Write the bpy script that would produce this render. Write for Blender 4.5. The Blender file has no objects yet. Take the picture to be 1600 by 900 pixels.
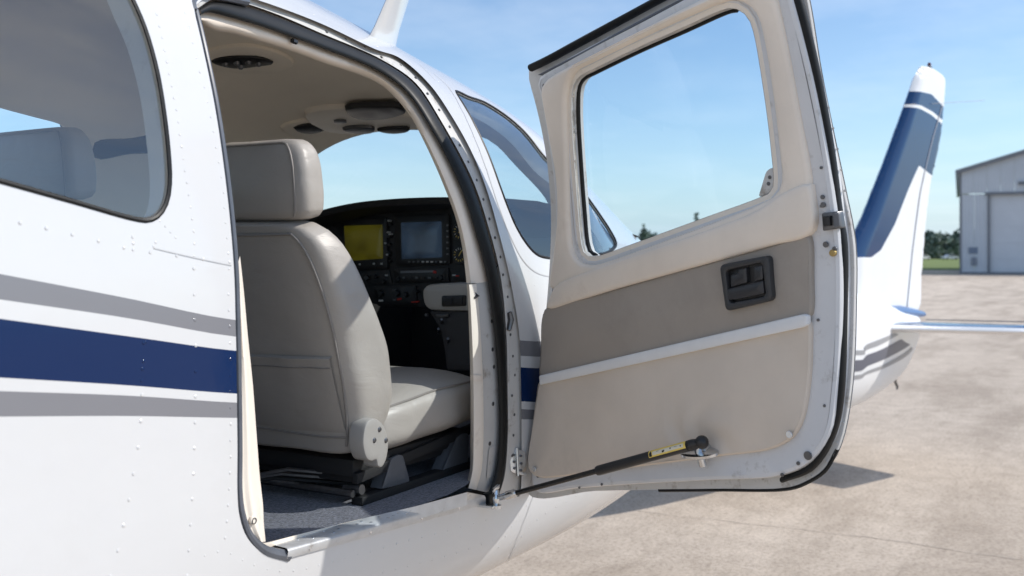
import bpy, bmesh, math, random
import numpy as np
from mathutils import Vector
from mathutils.geometry import delaunay_2d_cdt
random.seed(7); rng = np.random.default_rng(7)
SC = bpy.context.scene; COL = SC.collection
R = math.radians
# ------------------------------------------------------------------ camera, sky, sun, exposure
CZ = 1.74                   # eye height over the apron
F, HOR, YAW = 1556.0, 396.0, R(30)
cam = bpy.data.cameras.new('camera'); camo = bpy.data.objects.new('camera', cam); COL.objects.link(camo)
camo.location = (0, 0, CZ); camo.rotation_euler = (R(90), 0, YAW - R(90))
cam.sensor_width = 36; cam.lens = F/1600*36; cam.shift_y = -(450-HOR)/1600
cam.clip_start = .05; cam.clip_end = 6000
cam.dof.use_dof = True; cam.dof.focus_distance = 2.35; cam.dof.aperture_fstop = 4.5
SC.camera = camo
SUN_EL, SX, SY = R(41), math.sin(R(29)), -math.cos(R(29))
w = bpy.data.worlds.new('World'); SC.world = w; w.use_nodes = True
nt = w.node_tree; nt.nodes.clear()
N = lambda t: nt.nodes.new(t)
L = lambda a, b: nt.links.new(a, b)
sky = N('ShaderNodeTexSky'); sky.sky_type = 'NISHITA'; sky.sun_disc = False
sky.sun_elevation = SUN_EL; sky.sun_rotation = math.atan2(SX, SY)
sky.air_density = 1.0; sky.dust_density = .15; sky.ozone_density = 3.5; sky.altitude = 0
tc = N('ShaderNodeTexCoord'); 
# clouds on a flat layer: direction.xy / height, so they crowd into streaks towards the horizon
sz0 = N('ShaderNodeSeparateXYZ'); L(tc.outputs['Generated'], sz0.inputs[0])
def mth(op, a, b=None):
    m_ = N('ShaderNodeMath'); m_.operation = op
    for i, v in enumerate((a, b)):
        if v is None: continue
        if isinstance(v, (int, float)): m_.inputs[i].default_value = v
        else: L(v, m_.inputs[i])
    return m_.outputs[0]
zz_ = mth('ADD', mth('ABSOLUTE', sz0.outputs[2]), .09); cb_ = N('ShaderNodeCombineXYZ'); L(mth('DIVIDE', sz0.outputs[0], zz_), cb_.inputs[0]); L(mth('DIVIDE', sz0.outputs[1], zz_), cb_.inputs[1])
mp = N('ShaderNodeMapping'); mp.inputs['Scale'].default_value = (.9, .9, 1); mp.inputs['Location'].default_value = (3.1, 1.7, 0)
nz = N('ShaderNodeTexNoise'); nz.inputs['Scale'].default_value = 1.7; nz.inputs['Detail'].default_value = 7; nz.inputs['Roughness'].default_value = .58
cr = N('ShaderNodeValToRGB'); cr.color_ramp.elements[0].position = .44; cr.color_ramp.elements[1].position = .74
cr.color_ramp.elements[1].color = (.95, .95, .95, 1); cr.color_ramp.elements[0].color = (.0, .0, .0, 1)
mx = N('ShaderNodeMix'); mx.data_type = 'RGBA'; mx.inputs[7].default_value = (8., 8.2, 8.5, 1)
bg = N('ShaderNodeBackground'); bg.inputs[1].default_value = .078
wo = N('ShaderNodeOutputWorld')
L(cb_.outputs[0], mp.inputs[0]); L(mp.outputs[0], nz.inputs['Vector']); L(nz.outputs[0], cr.inputs[0])

# pale haze low over the horizon, the same all round
sx_ = N('ShaderNodeSeparateXYZ'); L(tc.outputs['Generated'], sx_.inputs[0])
ab_ = N('ShaderNodeMath'); ab_.operation = 'ABSOLUTE'; L(sx_.outputs[2], ab_.inputs[0])
ml_ = N('ShaderNodeMath'); ml_.operation = 'MULTIPLY'; ml_.inputs[1].default_value = -16.0; L(ab_.outputs[0], ml_.inputs[0])
ex_ = N('ShaderNodeMath'); ex_.operation = 'EXPONENT'; L(ml_.outputs[0], ex_.inputs[0])
m8_ = N('ShaderNodeMath'); m8_.operation = 'MULTIPLY'; m8_.inputs[1].default_value = .92; L(ex_.outputs[0], m8_.inputs[0])
hz = N('ShaderNodeMix'); hz.data_type = 'RGBA'; hz.inputs[7].default_value = (2.75, 3.95, 5.3, 1); L(m8_.outputs[0], hz.inputs[0]); L(sky.outputs[0], hz.inputs[6])

# clouds kept faint low down; bright cover overhead, out of view, added for fill
far_ = N('ShaderNodeMapRange'); far_.interpolation_type = 'SMOOTHSTEP'; L(ab_.outputs[0], far_.inputs[0]); far_.inputs[1].default_value = .14; far_.inputs[2].default_value = .70; far_.inputs[3].default_value = .10; far_.inputs[4].default_value = 1
L(mth('MULTIPLY', cr.outputs[0], far_.outputs[0]), mx.inputs[0]); L(hz.outputs[2], mx.inputs[6]); L(mx.outputs[2], bg.inputs[0]); L(bg.outputs[0], wo.inputs[0])
sl = bpy.data.lights.new('sun', 'SUN'); sl.energy = 2.0; sl.angle = R(.53); sl.color = (1, .955, .89)
so = bpy.data.objects.new('sun', sl); COL.objects.link(so)
sd = Vector((SX*math.cos(SUN_EL), SY*math.cos(SUN_EL), math.sin(SUN_EL)))
so.rotation_euler = sd.to_track_quat('Z', 'Y').to_euler(); so.location = (5, -10, 14)
vs = SC.view_settings; vs.view_transform = 'Standard'; vs.look = 'None'; vs.exposure = 1.1; vs.gamma = 1
SC.cycles.max_bounces = 10; SC.cycles.transparent_max_bounces = 16; SC.cycles.transmission_bounces = 6

# ------------------------------------------------------------------ helpers: rays, curves
fw = np.array([math.cos(YAW), math.sin(YAW), 0]); rt = np.array([math.sin(YAW), -math.cos(YAW), 0]); UP = np.array([0, 0, 1.])
EYE = np.array([0, 0, CZ])
def ray(px, py): return fw + (px-800)/F*rt + (HOR-py)/F*UP
def cf(lat, dep, z=0): return lat*rt + dep*fw + np.array([0, 0, z])
def at_depth(px, py, dep): return EYE + ray(px, py)*dep
def cat(P, n=8, closed=False):
    P = np.asarray(P, float); m = len(P)
    if closed: Q = np.vstack([P[-1], P, P[0], P[1]])
    else: Q = np.vstack([2*P[0]-P[1], P, 2*P[-1]-P[-2]])
    out = []
    for i in range(1, len(Q)-2):
        p0, p1, p2, p3 = Q[i-1], Q[i], Q[i+1], Q[i+2]
        k = lambda a, b: max(np.linalg.norm(b-a), 1e-9)**.5
        t0 = 0; t1 = t0+k(p0, p1); t2 = t1+k(p1, p2); t3 = t2+k(p2, p3)
        for j in range(n):
            t = t1+(t2-t1)*j/n
            a1 = (t1-t)/(t1-t0)*p0+(t-t0)/(t1-t0)*p1; a2 = (t2-t)/(t2-t1)*p1+(t-t1)/(t2-t1)*p2; a3 = (t3-t)/(t3-t2)*p2+(t-t2)/(t3-t2)*p3
            b1 = (t2-t)/(t2-t0)*a1+(t-t0)/(t2-t0)*a2; b2 = (t3-t)/(t3-t1)*a2+(t-t1)/(t3-t1)*a3
            out.append((t2-t)/(t2-t1)*b1+(t-t1)/(t2-t1)*b2)
    if not closed: out.append(P[-1])
    return np.array(out)
def resamp(P, n=None, step=None, closed=False):
    P = np.asarray(P, float)
    if closed: P = np.vstack([P, P[0]])
    d = np.r_[0, np.cumsum(np.linalg.norm(np.diff(P, axis=0), axis=1))]
    if n is None: n = max(3, int(round(d[-1]/step))+1)
    t = np.linspace(0, d[-1], n+1 if closed else n)
    if closed: t = t[:-1]
    return np.stack([np.interp(t, d, P[:, k]) for k in range(P.shape[1])], 1)
def rounded(P, r, n=5):
    """polygon with rounded corners; r one radius or a list"""
    P = [np.asarray(p, float) for p in P]; m = len(P); out = []
    for i in range(m):
        a, b, c = P[i-1], P[i], P[(i+1) % m]; rr = r[i] if hasattr(r, '__len__') else r
        la, lc = np.linalg.norm(a-b), np.linalg.norm(c-b); q = min(rr, la*.48, lc*.48)
        s, e = b+(a-b)/la*q, b+(c-b)/lc*q
        for j in range(n+1):
            t = j/n; out.append((1-t)**2*s+2*t*(1-t)*b+t*t*e)
    return np.array(out)
def area(P): return .5*np.sum(P[:, 0]*np.roll(P[:, 1], -1)-np.roll(P[:, 0], -1)*P[:, 1])
def inset(P, d):
    if area(P) < 0: d = -d
    e = np.roll(P, -1, 0)-P; e /= (np.linalg.norm(e, axis=1)[:, None]+1e-12)
    nn = np.stack([-e[:, 1], e[:, 0]], 1); v = nn+np.roll(nn, 1, 0); v /= (np.linalg.norm(v, axis=1)[:, None]+1e-9)
    c = np.clip((v*nn).sum(1), .5, 1)
    return P+v*(d/c)[:, None]
def inpoly(Q, P):
    x, y = Q[:, 0], Q[:, 1]; c = np.zeros(len(Q), bool); j = len(P)-1
    for i in range(len(P)):
        xi, yi = P[i]; xj, yj = P[j]
        if yi != yj:
            m = ((yi > y) != (yj > y)) & (x < (xj-xi)*(y-yi)/(yj-yi)+xi); c ^= m
        j = i
    return c
def cdt(outer, holes=(), lines=(), step=.05, scale=(1, 1), jitter=True):
    """constrained triangulation in a 2-D parameter space -> uv, triangles"""
    s = np.array(scale); V = []; E = []
    def add(P, closed):
        b = len(V); V.extend((P*s).tolist()); n = len(P)
        for i in range(n-1): E.append((b+i, b+i+1))
        if closed: E.append((b+n-1, b))
    add(outer, True)
    for h in holes: add(h, True)
    for l in lines: add(l, False)
    C = np.array(V); O = outer*s
    lo, hi = O.min(0), O.max(0)
    gx, gy = np.meshgrid(np.arange(lo[0]+step/2, hi[0], step), np.arange(lo[1]+step/2, hi[1], step), indexing='ij')
    gx[:, ::2] += step*.25
    G = np.stack([gx.ravel(), gy.ravel()], 1)
    if len(G):
        keep = inpoly(G, O)
        for h in holes: keep &= ~inpoly(G, h*s)
        G = G[keep]
        if len(G):
            far = np.ones(len(G), bool)
            for i in range(0, len(C), 200):
                d = ((G[:, None, :]-C[None, i:i+200])**2).sum(2).min(1); far &= d > (step*.35)**2
            V = V+G[far].tolist()
    r = delaunay_2d_cdt([Vector(v) for v in V], E, [], 0, 1e-7)
    UV = np.array([tuple(v) for v in r[0]]); T = np.array([f for f in r[2] if len(f) == 3])
    c = UV[T].mean(1); k = inpoly(c, O)
    for h in holes: k &= ~inpoly(c, h*s)
    T = T[k]
    return UV/s, T
# ------------------------------------------------------------------ helpers: objects
def tag(o, label=None, cat_=None, group=None, kind=None):
    if label: o['label'] = label
    if cat_: o['category'] = cat_
    if group: o['group'] = group
    if kind: o['kind'] = kind
    return o
def empty(name, loc, label, cat_, group=None):
    o = bpy.data.objects.new(name, None); COL.objects.link(o); o.location = loc; o.empty_display_size = .2
    return tag(o, label, cat_, group)
bpy.context.view_layer.update()
def wloc(o):
    v = Vector(o.location)
    while o.parent: o = o.parent; v = v+Vector(o.location)
    return v
def obj(name, V, Fc, mats, parent=None, idx=None, smooth=True, angle=35, merge=True, normals=None, kind=None, label=None, org=None):
    V = np.asarray(V, float)
    base = wloc(parent) if parent else Vector((0, 0, 0))
    o_w = Vector(org) if org is not None else (base if parent else Vector((0, 0, 0)))
    me = bpy.data.meshes.new(name)
    me.from_pydata((V-np.array(o_w)).tolist(), [], [tuple(int(i) for i in f) for f in Fc])
    mats = mats if isinstance(mats, (list, tuple)) else [mats]
    for m in mats: me.materials.append(m)
    if idx is not None: me.polygons.foreach_set('material_index', np.asarray(idx, np.int32))
    if merge and normals is None:
        bm = bmesh.new(); bm.from_mesh(me); bmesh.ops.remove_doubles(bm, verts=bm.verts, dist=2e-5)
        bmesh.ops.recalc_face_normals(bm, faces=bm.faces); bm.to_mesh(me); bm.free()
    if normals is not None:
        nn = np.asarray(normals); fl = [p.index for p in me.polygons if np.array(p.normal)@nn[list(p.vertices)].mean(0) < 0]
        if fl:
            bm = bmesh.new(); bm.from_mesh(me); bm.faces.ensure_lookup_table(); bmesh.ops.reverse_faces(bm, faces=[bm.faces[i] for i in fl]); bm.to_mesh(me); bm.free()
    if smooth:
        me.polygons.foreach_set('use_smooth', np.ones(len(me.polygons), bool))
        if normals is not None: me.normals_split_custom_set_from_vertices([tuple(n) for n in normals])
        elif angle: me.set_sharp_from_angle(angle=R(angle))
    me.update()
    o = bpy.data.objects.new(name, me); COL.objects.link(o)
    if parent: o.parent = parent
    o.location = o_w-base
    if kind: o['kind'] = kind
    if label: o['label'] = label
    return o
def again(src, parent, shift=(0, 0, 0)):
    c = src.copy(); COL.objects.link(c); c.parent = parent; c.location = Vector(src.location)+Vector(shift); return c
class MB:
    """collects several solids into one mesh"""
    def __init__(s): s.V = []; s.F = []; s.I = []
    def add(s, V, Fc, m=0):
        b = len(s.V); s.V.extend(np.asarray(V, float).tolist()); s.F.extend([tuple(int(i)+b for i in f) for f in Fc]); s.I.extend([m]*len(Fc)); return s
    def obj(s, name, mats, parent=None, **k): return obj(name, s.V, s.F, mats, parent, idx=None if k.get('merge', False) else s.I, **{**k, 'merge': False}) if True else None
def frame(t):
    t = t/np.linalg.norm(t); a = np.array([0, 0, 1.]) if abs(t[2]) < .9 else np.array([1., 0, 0])
    u = np.cross(a, t); u /= np.linalg.norm(u); return u, np.cross(t, u)
def tube(P, r, sides=8, closed=False, caps=True, ref=None, flat=1.):
    """r: radius or list; flat squeezes along the second axis"""
    P = np.asarray(P, float); n = len(P); rr = np.full(n, r) if np.isscalar(r) else np.asarray(r)
    if closed: tan = np.roll(P, -1, 0)-np.roll(P, 1, 0)
    else: tan = np.gradient(P, axis=0)
    V = []; u = None
    for i in range(n):
        t = tan[i]/(np.linalg.norm(tan[i])+1e-12)
        if ref is not None:
            rv = ref[i] if np.ndim(ref) == 2 else np.asarray(ref, float); u = np.cross(rv, t); u /= np.linalg.norm(u); v = np.cross(t, u)
        elif u is None: u, v = frame(t)
        else:
            u = u-t*(u@t); u /= np.linalg.norm(u); v = np.cross(t, u)
        for k in range(sides):
            a = 2*math.pi*(k+.5)/sides; V.append(P[i]+rr[i]*(math.cos(a)*u+math.sin(a)*flat*v))
    Fc = []; m = n if closed else n-1
    for i in range(m):
        for k in range(sides):
            a, b = i*sides+k, i*sides+(k+1) % sides; c, d = ((i+1) % n)*sides+(k+1) % sides, ((i+1) % n)*sides+k
            Fc.append((a, b, c, d))
    if caps and not closed: Fc += [tuple(range(sides))[::-1], tuple((n-1)*sides+k for k in range(sides))]
    return np.array(V), Fc
def loft(rails, closed=False):
    n = len(rails[0]); V = np.vstack(rails); Fc = []
    for r in range(len(rails)-1):
        for i in range(n if closed else n-1):
            j = (i+1) % n; Fc.append((r*n+i, r*n+j, (r+1)*n+j, (r+1)*n+i))
    return V, Fc
def box(c, ax, ay, az, bev=0):
    """box from centre and three half-axis vectors, edges chamfered by bev"""
    c, ax, ay, az = map(lambda v: np.asarray(v, float), (c, ax, ay, az))
    V = []
    for sx in (-1, 1):
        for sy in (-1, 1):
            for sz in (-1, 1): V.append(c+sx*ax+sy*ay+sz*az)
    Fc = [(0, 1, 3, 2), (4, 6, 7, 5), (0, 4, 5, 1), (2, 3, 7, 6), (0, 2, 6, 4), (1, 5, 7, 3)]
    if bev:
        bm = bmesh.new(); vv = [bm.verts.new(v) for v in V]
        for f in Fc: bm.faces.new([vv[i] for i in f])
        bmesh.ops.bevel(bm, geom=bm.edges[:], offset=bev, segments=2, affect='EDGES', profile=.6)
        bm.verts.index_update(); V = [tuple(v.co) for v in bm.verts]; Fc = [tuple(v.index for v in f.verts) for f in bm.faces]; bm.free()
    return np.array(V), Fc
def dome(c, n, r, h=None, sides=6):
    h = h or r*.5; n = n/np.linalg.norm(n); u, v = frame(n); V = []; 
    for k in range(sides): a = 2*math.pi*k/sides; V.append(c+r*(math.cos(a)*u+math.sin(a)*v))
    for k in range(sides): a = 2*math.pi*k/sides; V.append(c+n*h*.8+.6*r*(math.cos(a)*u+math.sin(a)*v))
    V.append(c+n*h); Fc = []
    for k in range(sides):
        j = (k+1) % sides; Fc.append((k, j, sides+j, sides+k)); Fc.append((sides+k, sides+j, 2*sides))
    return V, Fc
def disc(c, n, r, h, sides=14, bev=.2):
    n = n/np.linalg.norm(n); u, v = frame(n); rails = []
    for (q, hh) in ((1, 0), (1, h*(1-bev)), (1-bev*min(1, h/r), h)):
        rails.append(np.array([c+n*hh+q*r*(math.cos(2*math.pi*k/sides)*u+math.sin(2*math.pi*k/sides)*v) for k in range(sides)]))
    V, Fc = loft(rails, True); Fc.append(tuple(2*sides+k for k in range(sides))); return V, Fc
def screw(mb, c, n, r):
    mb.add(*disc(np.asarray(c), np.asarray(n), r, r*.35, 10))
def plate(S, outl, o0, o1, bev=.003, holes=(), step=.06, puff=0, pr=.04, wob=None):
    """plate lying on surface S (S.pt(u,v,off)); o0 foot, o1 face height over S"""
    if area(outl) < 0: outl = outl[::-1]
    mb = MB(); fr_o = inset(outl, bev); fr_h = [inset(h, -bev) for h in holes]
    for P, sg in [(outl, 1)]+[(h, -1) for h in holes]:
        rails = [S.pts(inset(P, sg*i) if i else P, o) for i, o in ((0, o0), (0, o1-bev), (bev*.3, o1-bev*.3), (bev, o1))]
        mb.add(*loft(rails, True))
    uv, T = cdt(fr_o, fr_h, step=step)
    off = np.full(len(uv), float(o1))
    if puff:
        B = np.vstack([fr_o]+fr_h); d = np.sqrt(((uv[:, None]-B[None])**2).sum(2).min(1)); off += puff*(1-np.exp(-(d/pr)**1.5))
    if wob is not None: off += wob(uv)
    mb.add(S.pts(uv, off), T)
    return mb.V, mb.F

# ------------------------------------------------------------------ materials
def srgb(*c): return tuple(((x/255)/12.92 if x/255 <= .04045 else ((x/255+.055)/1.055)**2.4) for x in c)
def mat(name, col, rough=.5, metal=0, var=0, vscale=8, bump=0, bscale=60, spec=.5, coat=0, dirt=None, dscale=5, dlo=.55, dhi=.75, emis=None, estr=0, rvar=0, sheen=0, bdist=.002):
    m = bpy.data.materials.new(name); m.use_nodes = True; t = m.node_tree; b = t.nodes['Principled BSDF']
    b.inputs['Base Color'].default_value = (*col, 1); b.inputs['Roughness'].default_value = rough; b.inputs['Metallic'].default_value = metal
    b.inputs['Specular IOR Level'].default_value = spec; b.inputs['Coat Weight'].default_value = coat; b.inputs['Coat Roughness'].default_value = .06
    b.inputs['Sheen Weight'].default_value = sheen
    if emis: b.inputs['Emission Color'].default_value = (*emis, 1); b.inputs['Emission Strength'].default_value = estr
    n_ = t.nodes.new; l_ = t.links.new; geo = n_('ShaderNodeTexCoord')
    def noise(sc, det=5, ro=.6):
        q = n_('ShaderNodeTexNoise'); q.inputs['Scale'].default_value = sc; q.inputs['Detail'].default_value = det; q.inputs['Roughness'].default_value = ro; l_(geo.outputs['Object'], q.inputs['Vector']); return q.outputs[0]
    src = None
    if var:
        mr = n_('ShaderNodeMapRange'); l_(noise(vscale), mr.inputs[0]); mr.inputs[1].default_value = .25; mr.inputs[2].default_value = .75; mr.inputs[3].default_value = 1-var; mr.inputs[4].default_value = 1+var
        hs = n_('ShaderNodeHueSaturation'); hs.inputs['Color'].default_value = (*col, 1); l_(mr.outputs[0], hs.inputs['Value']); src = hs.outputs[0]
    if dirt:
        ra = n_('ShaderNodeMapRange'); l_(noise(dscale, 8, .7), ra.inputs[0]); ra.inputs[1].default_value = dlo; ra.inputs[2].default_value = dhi
        mi = n_('ShaderNodeMix'); mi.data_type = 'RGBA'; mi.inputs[6].default_value = (*col, 1); mi.inputs[7].default_value = (*dirt, 1)
        if src: l_(src, mi.inputs[6])
        l_(ra.outputs[0], mi.inputs[0]); src = mi.outputs[2]
    if src: l_(src, b.inputs['Base Color'])
    if rvar:
        mr = n_('ShaderNodeMapRange'); l_(noise(vscale*2), mr.inputs[0]); mr.inputs[3].default_value = max(.02, rough-rvar); mr.inputs[4].default_value = rough+rvar; l_(mr.outputs[0], b.inputs['Roughness'])
    if bump:
        bp = n_('ShaderNodeBump'); bp.inputs['Strength'].default_value = bump; bp.inputs['Distance'].default_value = bdist; l_(noise(bscale, 4), bp.inputs['Height']); l_(bp.outputs[0], b.inputs['Normal'])
    return m
def glass(name, tint, refl=1.0, rough=0.0):
    m = bpy.data.materials.new(name); m.use_nodes = True; t = m.node_tree; t.nodes.clear(); n_ = t.nodes.new; l_ = t.links.new
    tr = n_('ShaderNodeBsdfTransparent'); tr.inputs[0].default_value = (*tint, 1); gl = n_('ShaderNodeBsdfGlossy'); gl.inputs['Roughness'].default_value = rough
    gl.inputs['Color'].default_value = (1, 1, 1, 1)
    lw = n_('ShaderNodeLayerWeight'); lw.inputs[0].default_value = .5
    pw = n_('ShaderNodeMath'); pw.operation = 'POWER'; pw.inputs[1].default_value = 5; l_(lw.outputs[1], pw.inputs[0]); f = n_('ShaderNodeMath'); f.operation = 'MULTIPLY_ADD'; f.inputs[1].default_value = .95; f.inputs[2].default_value = .05; l_(pw.outputs[0], f.inputs[0]); mu = n_('ShaderNodeMath'); mu.operation = 'MULTIPLY'; mu.inputs[1].default_value = refl; mu.use_clamp = True
    mi = n_('ShaderNodeMixShader'); o = n_('ShaderNodeOutputMaterial'); l_(f.outputs[0], mu.inputs[0]); l_(mu.outputs[0], mi.inputs[0]); l_(tr.outputs[0], mi.inputs[1]); l_(gl.outputs[0], mi.inputs[2]); l_(mi.outputs[0], o.inputs[0])
    return m
M = dict(
 white=mat('white_paint', (.60, .60, .60), .17, coat=.45, bump=.22, bscale=3.2, bdist=.012, dirt=(.54, .535, .525), dscale=2.6, dlo=.55, dhi=1.0),
 grey=mat('grey_stripe_paint', (.19, .19, .205), .25, coat=.1, bump=.16, bscale=3.2, bdist=.012),
 navy=mat('navy_stripe_paint', (.0035, .019, .078), .12, spec=.28, coat=.08, bump=.16, bscale=3.2, bdist=.012),
 flange=mat('worn_white_flange_paint', (.56, .55, .53), .42, var=.08, dirt=(.27, .23, .185), dscale=22, dlo=.56, dhi=.72, bump=.15, bscale=80),
 pan=mat('scuffed_white_pan_paint', (.66, .66, .665), .32, var=.05, dirt=(.34, .32, .29), dscale=18, dlo=.58, dhi=.80, bump=.12, bscale=25, bdist=.004),
 rubber=mat('black_rubber', (.006, .0065, .007), .45, spec=.28, var=.3, vscale=30, bump=.25, bscale=120, bdist=.001),
 steelseal=mat('grey_edge_seal', (.10, .11, .13), .3, var=.2, vscale=20),
 alu=mat('brushed_aluminium', (.56, .57, .58), .45, metal=.55, var=.12, vscale=35, rvar=.1, dirt=(.35, .33, .31), dscale=30, dlo=.6, dhi=.75, bump=.08, bscale=90),
 chrome=mat('zinc_plated_steel', (.66, .68, .70), .22, metal=1, var=.1, vscale=60),
 gunmetal=mat('dark_steel', (.16, .16, .165), .38, metal=.9, var=.2, vscale=40),
 beige=mat('beige_vinyl_trim', (.82, .725, .62), .5, var=.07, vscale=6, bump=.2, bscale=260, bdist=.0012, dirt=(.68, .575, .475), dscale=7, dlo=.6, dhi=.85),
 taupe2=mat('dark_taupe_door_vinyl', (.36, .315, .27), .46, var=.06, vscale=5, bump=.35, bscale=420, bdist=.0008, dirt=(.27, .235, .20), dscale=3.0, dlo=.5, dhi=.85),
 whitetrim=mat('white_trim_strip', (.78, .77, .755), .35, var=.03, vscale=30),
 beige2=mat('pale_beige_plastic_trim', (.82, .745, .65), .42, var=.05, vscale=9, bump=.12, bscale=180, bdist=.001, dirt=(.52, .44, .35), dscale=9, dlo=.6, dhi=.85),
 liner=mat('beige_headliner', (.87, .775, .65), .8, var=.05, vscale=4, bump=.2, bscale=300),
 taupe=mat('taupe_door_vinyl', (.69, .595, .495), .5, var=.07, vscale=5, bump=.35, bscale=420, bdist=.0008, dirt=(.53, .455, .38), dscale=3.2, dlo=.56, dhi=.85),
 leather=mat('grey_leather', (.36, .33, .295), .42, var=.06, vscale=7, bump=.3, bscale=330, bdist=.0009, rvar=.06),
 thread=mat('grey_piping', (.24, .22, .20), .5),
 stitch=mat('pale_stitching', (.50, .48, .45), .6),
 blackp=mat('black_plastic', (.016, .016, .017), .38, bump=.2, bscale=400, bdist=.0006, rvar=.08),
 panelb=mat('dark_grey_panel_paint', (.022, .023, .025), .5, bump=.2, bscale=500, bdist=.0006),
 hood=mat('black_hood_and_footwell_shade', (.012, .012, .013), .7),
 carpet=mat('blue_grey_carpet', (.060, .062, .080), .95, sheen=.3),
 coverp=mat('grey_cover_plastic', (.33, .31, .285), .42, bump=.15, bscale=300, bdist=.0008),
 greyp=mat('grey_seat_plastic', (.46, .44, .41), .42, bump=.15, bscale=300, bdist=.0008),
 steelgrey=mat('grey_painted_bracket', (.115, .12, .13), .4, var=.12, vscale=25),
 dark=mat('dark_underfloor', (.012, .012, .013), .7),
 brass=mat('tarnished_brass', (.42, .30, .12), .4, metal=.8),
 label=mat('yellow_label', (.80, .58, .13), .5, var=.1, vscale=80), labelw=mat('white_label', (.72, .66, .52), .5), ink=mat('black_ink', (.01, .01, .01), .6), red=mat('red_marking', (.45, .03, .02), .5), whitem=mat('white_marking', (.6, .6, .58), .5),
 glass=glass('clear_acrylic', (.87, .945, .985), 1.0), rearglass=glass('tinted_acrylic', (.87, .94, .97), 2.2), sideglass=glass('side_acrylic', (.80, .90, .94), 2.0),
 wind=glass('windshield_acrylic', (.93, .97, .98), .6),
 grass=mat('grass', (.13, .17, .035), .95, var=.25, vscale=.05), bark=mat('bark', (.08, .06, .045), .9),
)
def carpet_mat(m):
    t = m.node_tree; b = t.nodes['Principled BSDF']; g = t.nodes.new('ShaderNodeTexCoord'); n = t.nodes.new('ShaderNodeTexNoise'); n.inputs['Scale'].default_value = 150; n.inputs['Detail'].default_value = 2; n.inputs['Roughness'].default_value = .8
    r = t.nodes.new('ShaderNodeValToRGB'); r.color_ramp.elements[0].position = .36; r.color_ramp.elements[0].color = (.010, .011, .022, 1); r.color_ramp.elements[1].position = .66; r.color_ramp.elements[1].color = (.14, .14, .175, 1)
    bp = t.nodes.new('ShaderNodeBump'); bp.inputs['Strength'].default_value = .9; bp.inputs['Distance'].default_value = .004
    t.links.new(g.outputs['Object'], n.inputs['Vector']); t.links.new(n.outputs[0], r.inputs[0]); t.links.new(r.outputs[0], b.inputs['Base Color']); t.links.new(n.outputs[0], bp.inputs['Height']); t.links.new(bp.outputs[0], b.inputs['Normal'])
carpet_mat(M['carpet'])
def add_bump(m, scale, strength, dist, det=3, sc=(1, 1, 1), distort=0):
    t = m.node_tree; b = t.nodes['Principled BSDF']; g = t.nodes.new('ShaderNodeTexCoord'); mp_ = t.nodes.new('ShaderNodeMapping'); mp_.inputs['Scale'].default_value = sc; n = t.nodes.new('ShaderNodeTexNoise'); n.inputs['Scale'].default_value = scale; n.inputs['Detail'].default_value = det; n.inputs['Distortion'].default_value = distort
    bp = t.nodes.new('ShaderNodeBump'); bp.inputs['Strength'].default_value = strength; bp.inputs['Distance'].default_value = dist; t.links.new(g.outputs['Object'], mp_.inputs[0]); t.links.new(mp_.outputs[0], n.inputs['Vector']); t.links.new(n.outputs[0], bp.inputs['Height'])
    lk = b.inputs['Normal'].links
    if lk: t.links.new(lk[0].from_socket, bp.inputs['Normal'])
    t.links.new(bp.outputs[0], b.inputs['Normal'])
add_bump(M['leather'], 9, .26, .012, 4, (1, 1, 1.6), 1.2); add_bump(M['taupe'], 6, .35, .010, 4, (1, 1, 1), .8); add_bump(M['taupe2'], 6, .3, .008, 4); add_bump(M['beige'], 8, .25, .008, 3); add_bump(M['white'], 9, .10, .006, 2)
def screen_mat(name, c0, c1, st):
    m = bpy.data.materials.new(name); m.use_nodes = True; t = m.node_tree; b = t.nodes['Principled BSDF']; g = t.nodes.new('ShaderNodeTexCoord'); n = t.nodes.new('ShaderNodeTexNoise'); n.inputs['Scale'].default_value = 9; n.inputs['Detail'].default_value = 2
    r = t.nodes.new('ShaderNodeValToRGB'); r.color_ramp.elements[0].position = .38; r.color_ramp.elements[0].color = (*c0, 1); r.color_ramp.elements[1].position = .62; r.color_ramp.elements[1].color = (*c1, 1)
    t.links.new(g.outputs['Object'], n.inputs['Vector']); t.links.new(n.outputs[0], r.inputs[0]); t.links.new(r.outputs[0], b.inputs['Emission Color']); b.inputs['Emission Strength'].default_value = st; b.inputs['Base Color'].default_value = (.01, .01, .01, 1); b.inputs['Roughness'].default_value = .25
    return m
M['scr_y'] = screen_mat('lit_map_screen', (.10, .085, .004), (.20, .18, .012), .10)
M['scr_b'] = screen_mat('lit_dark_blue_screen', (.006, .010, .017), (.035, .062, .105), .2)
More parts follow.
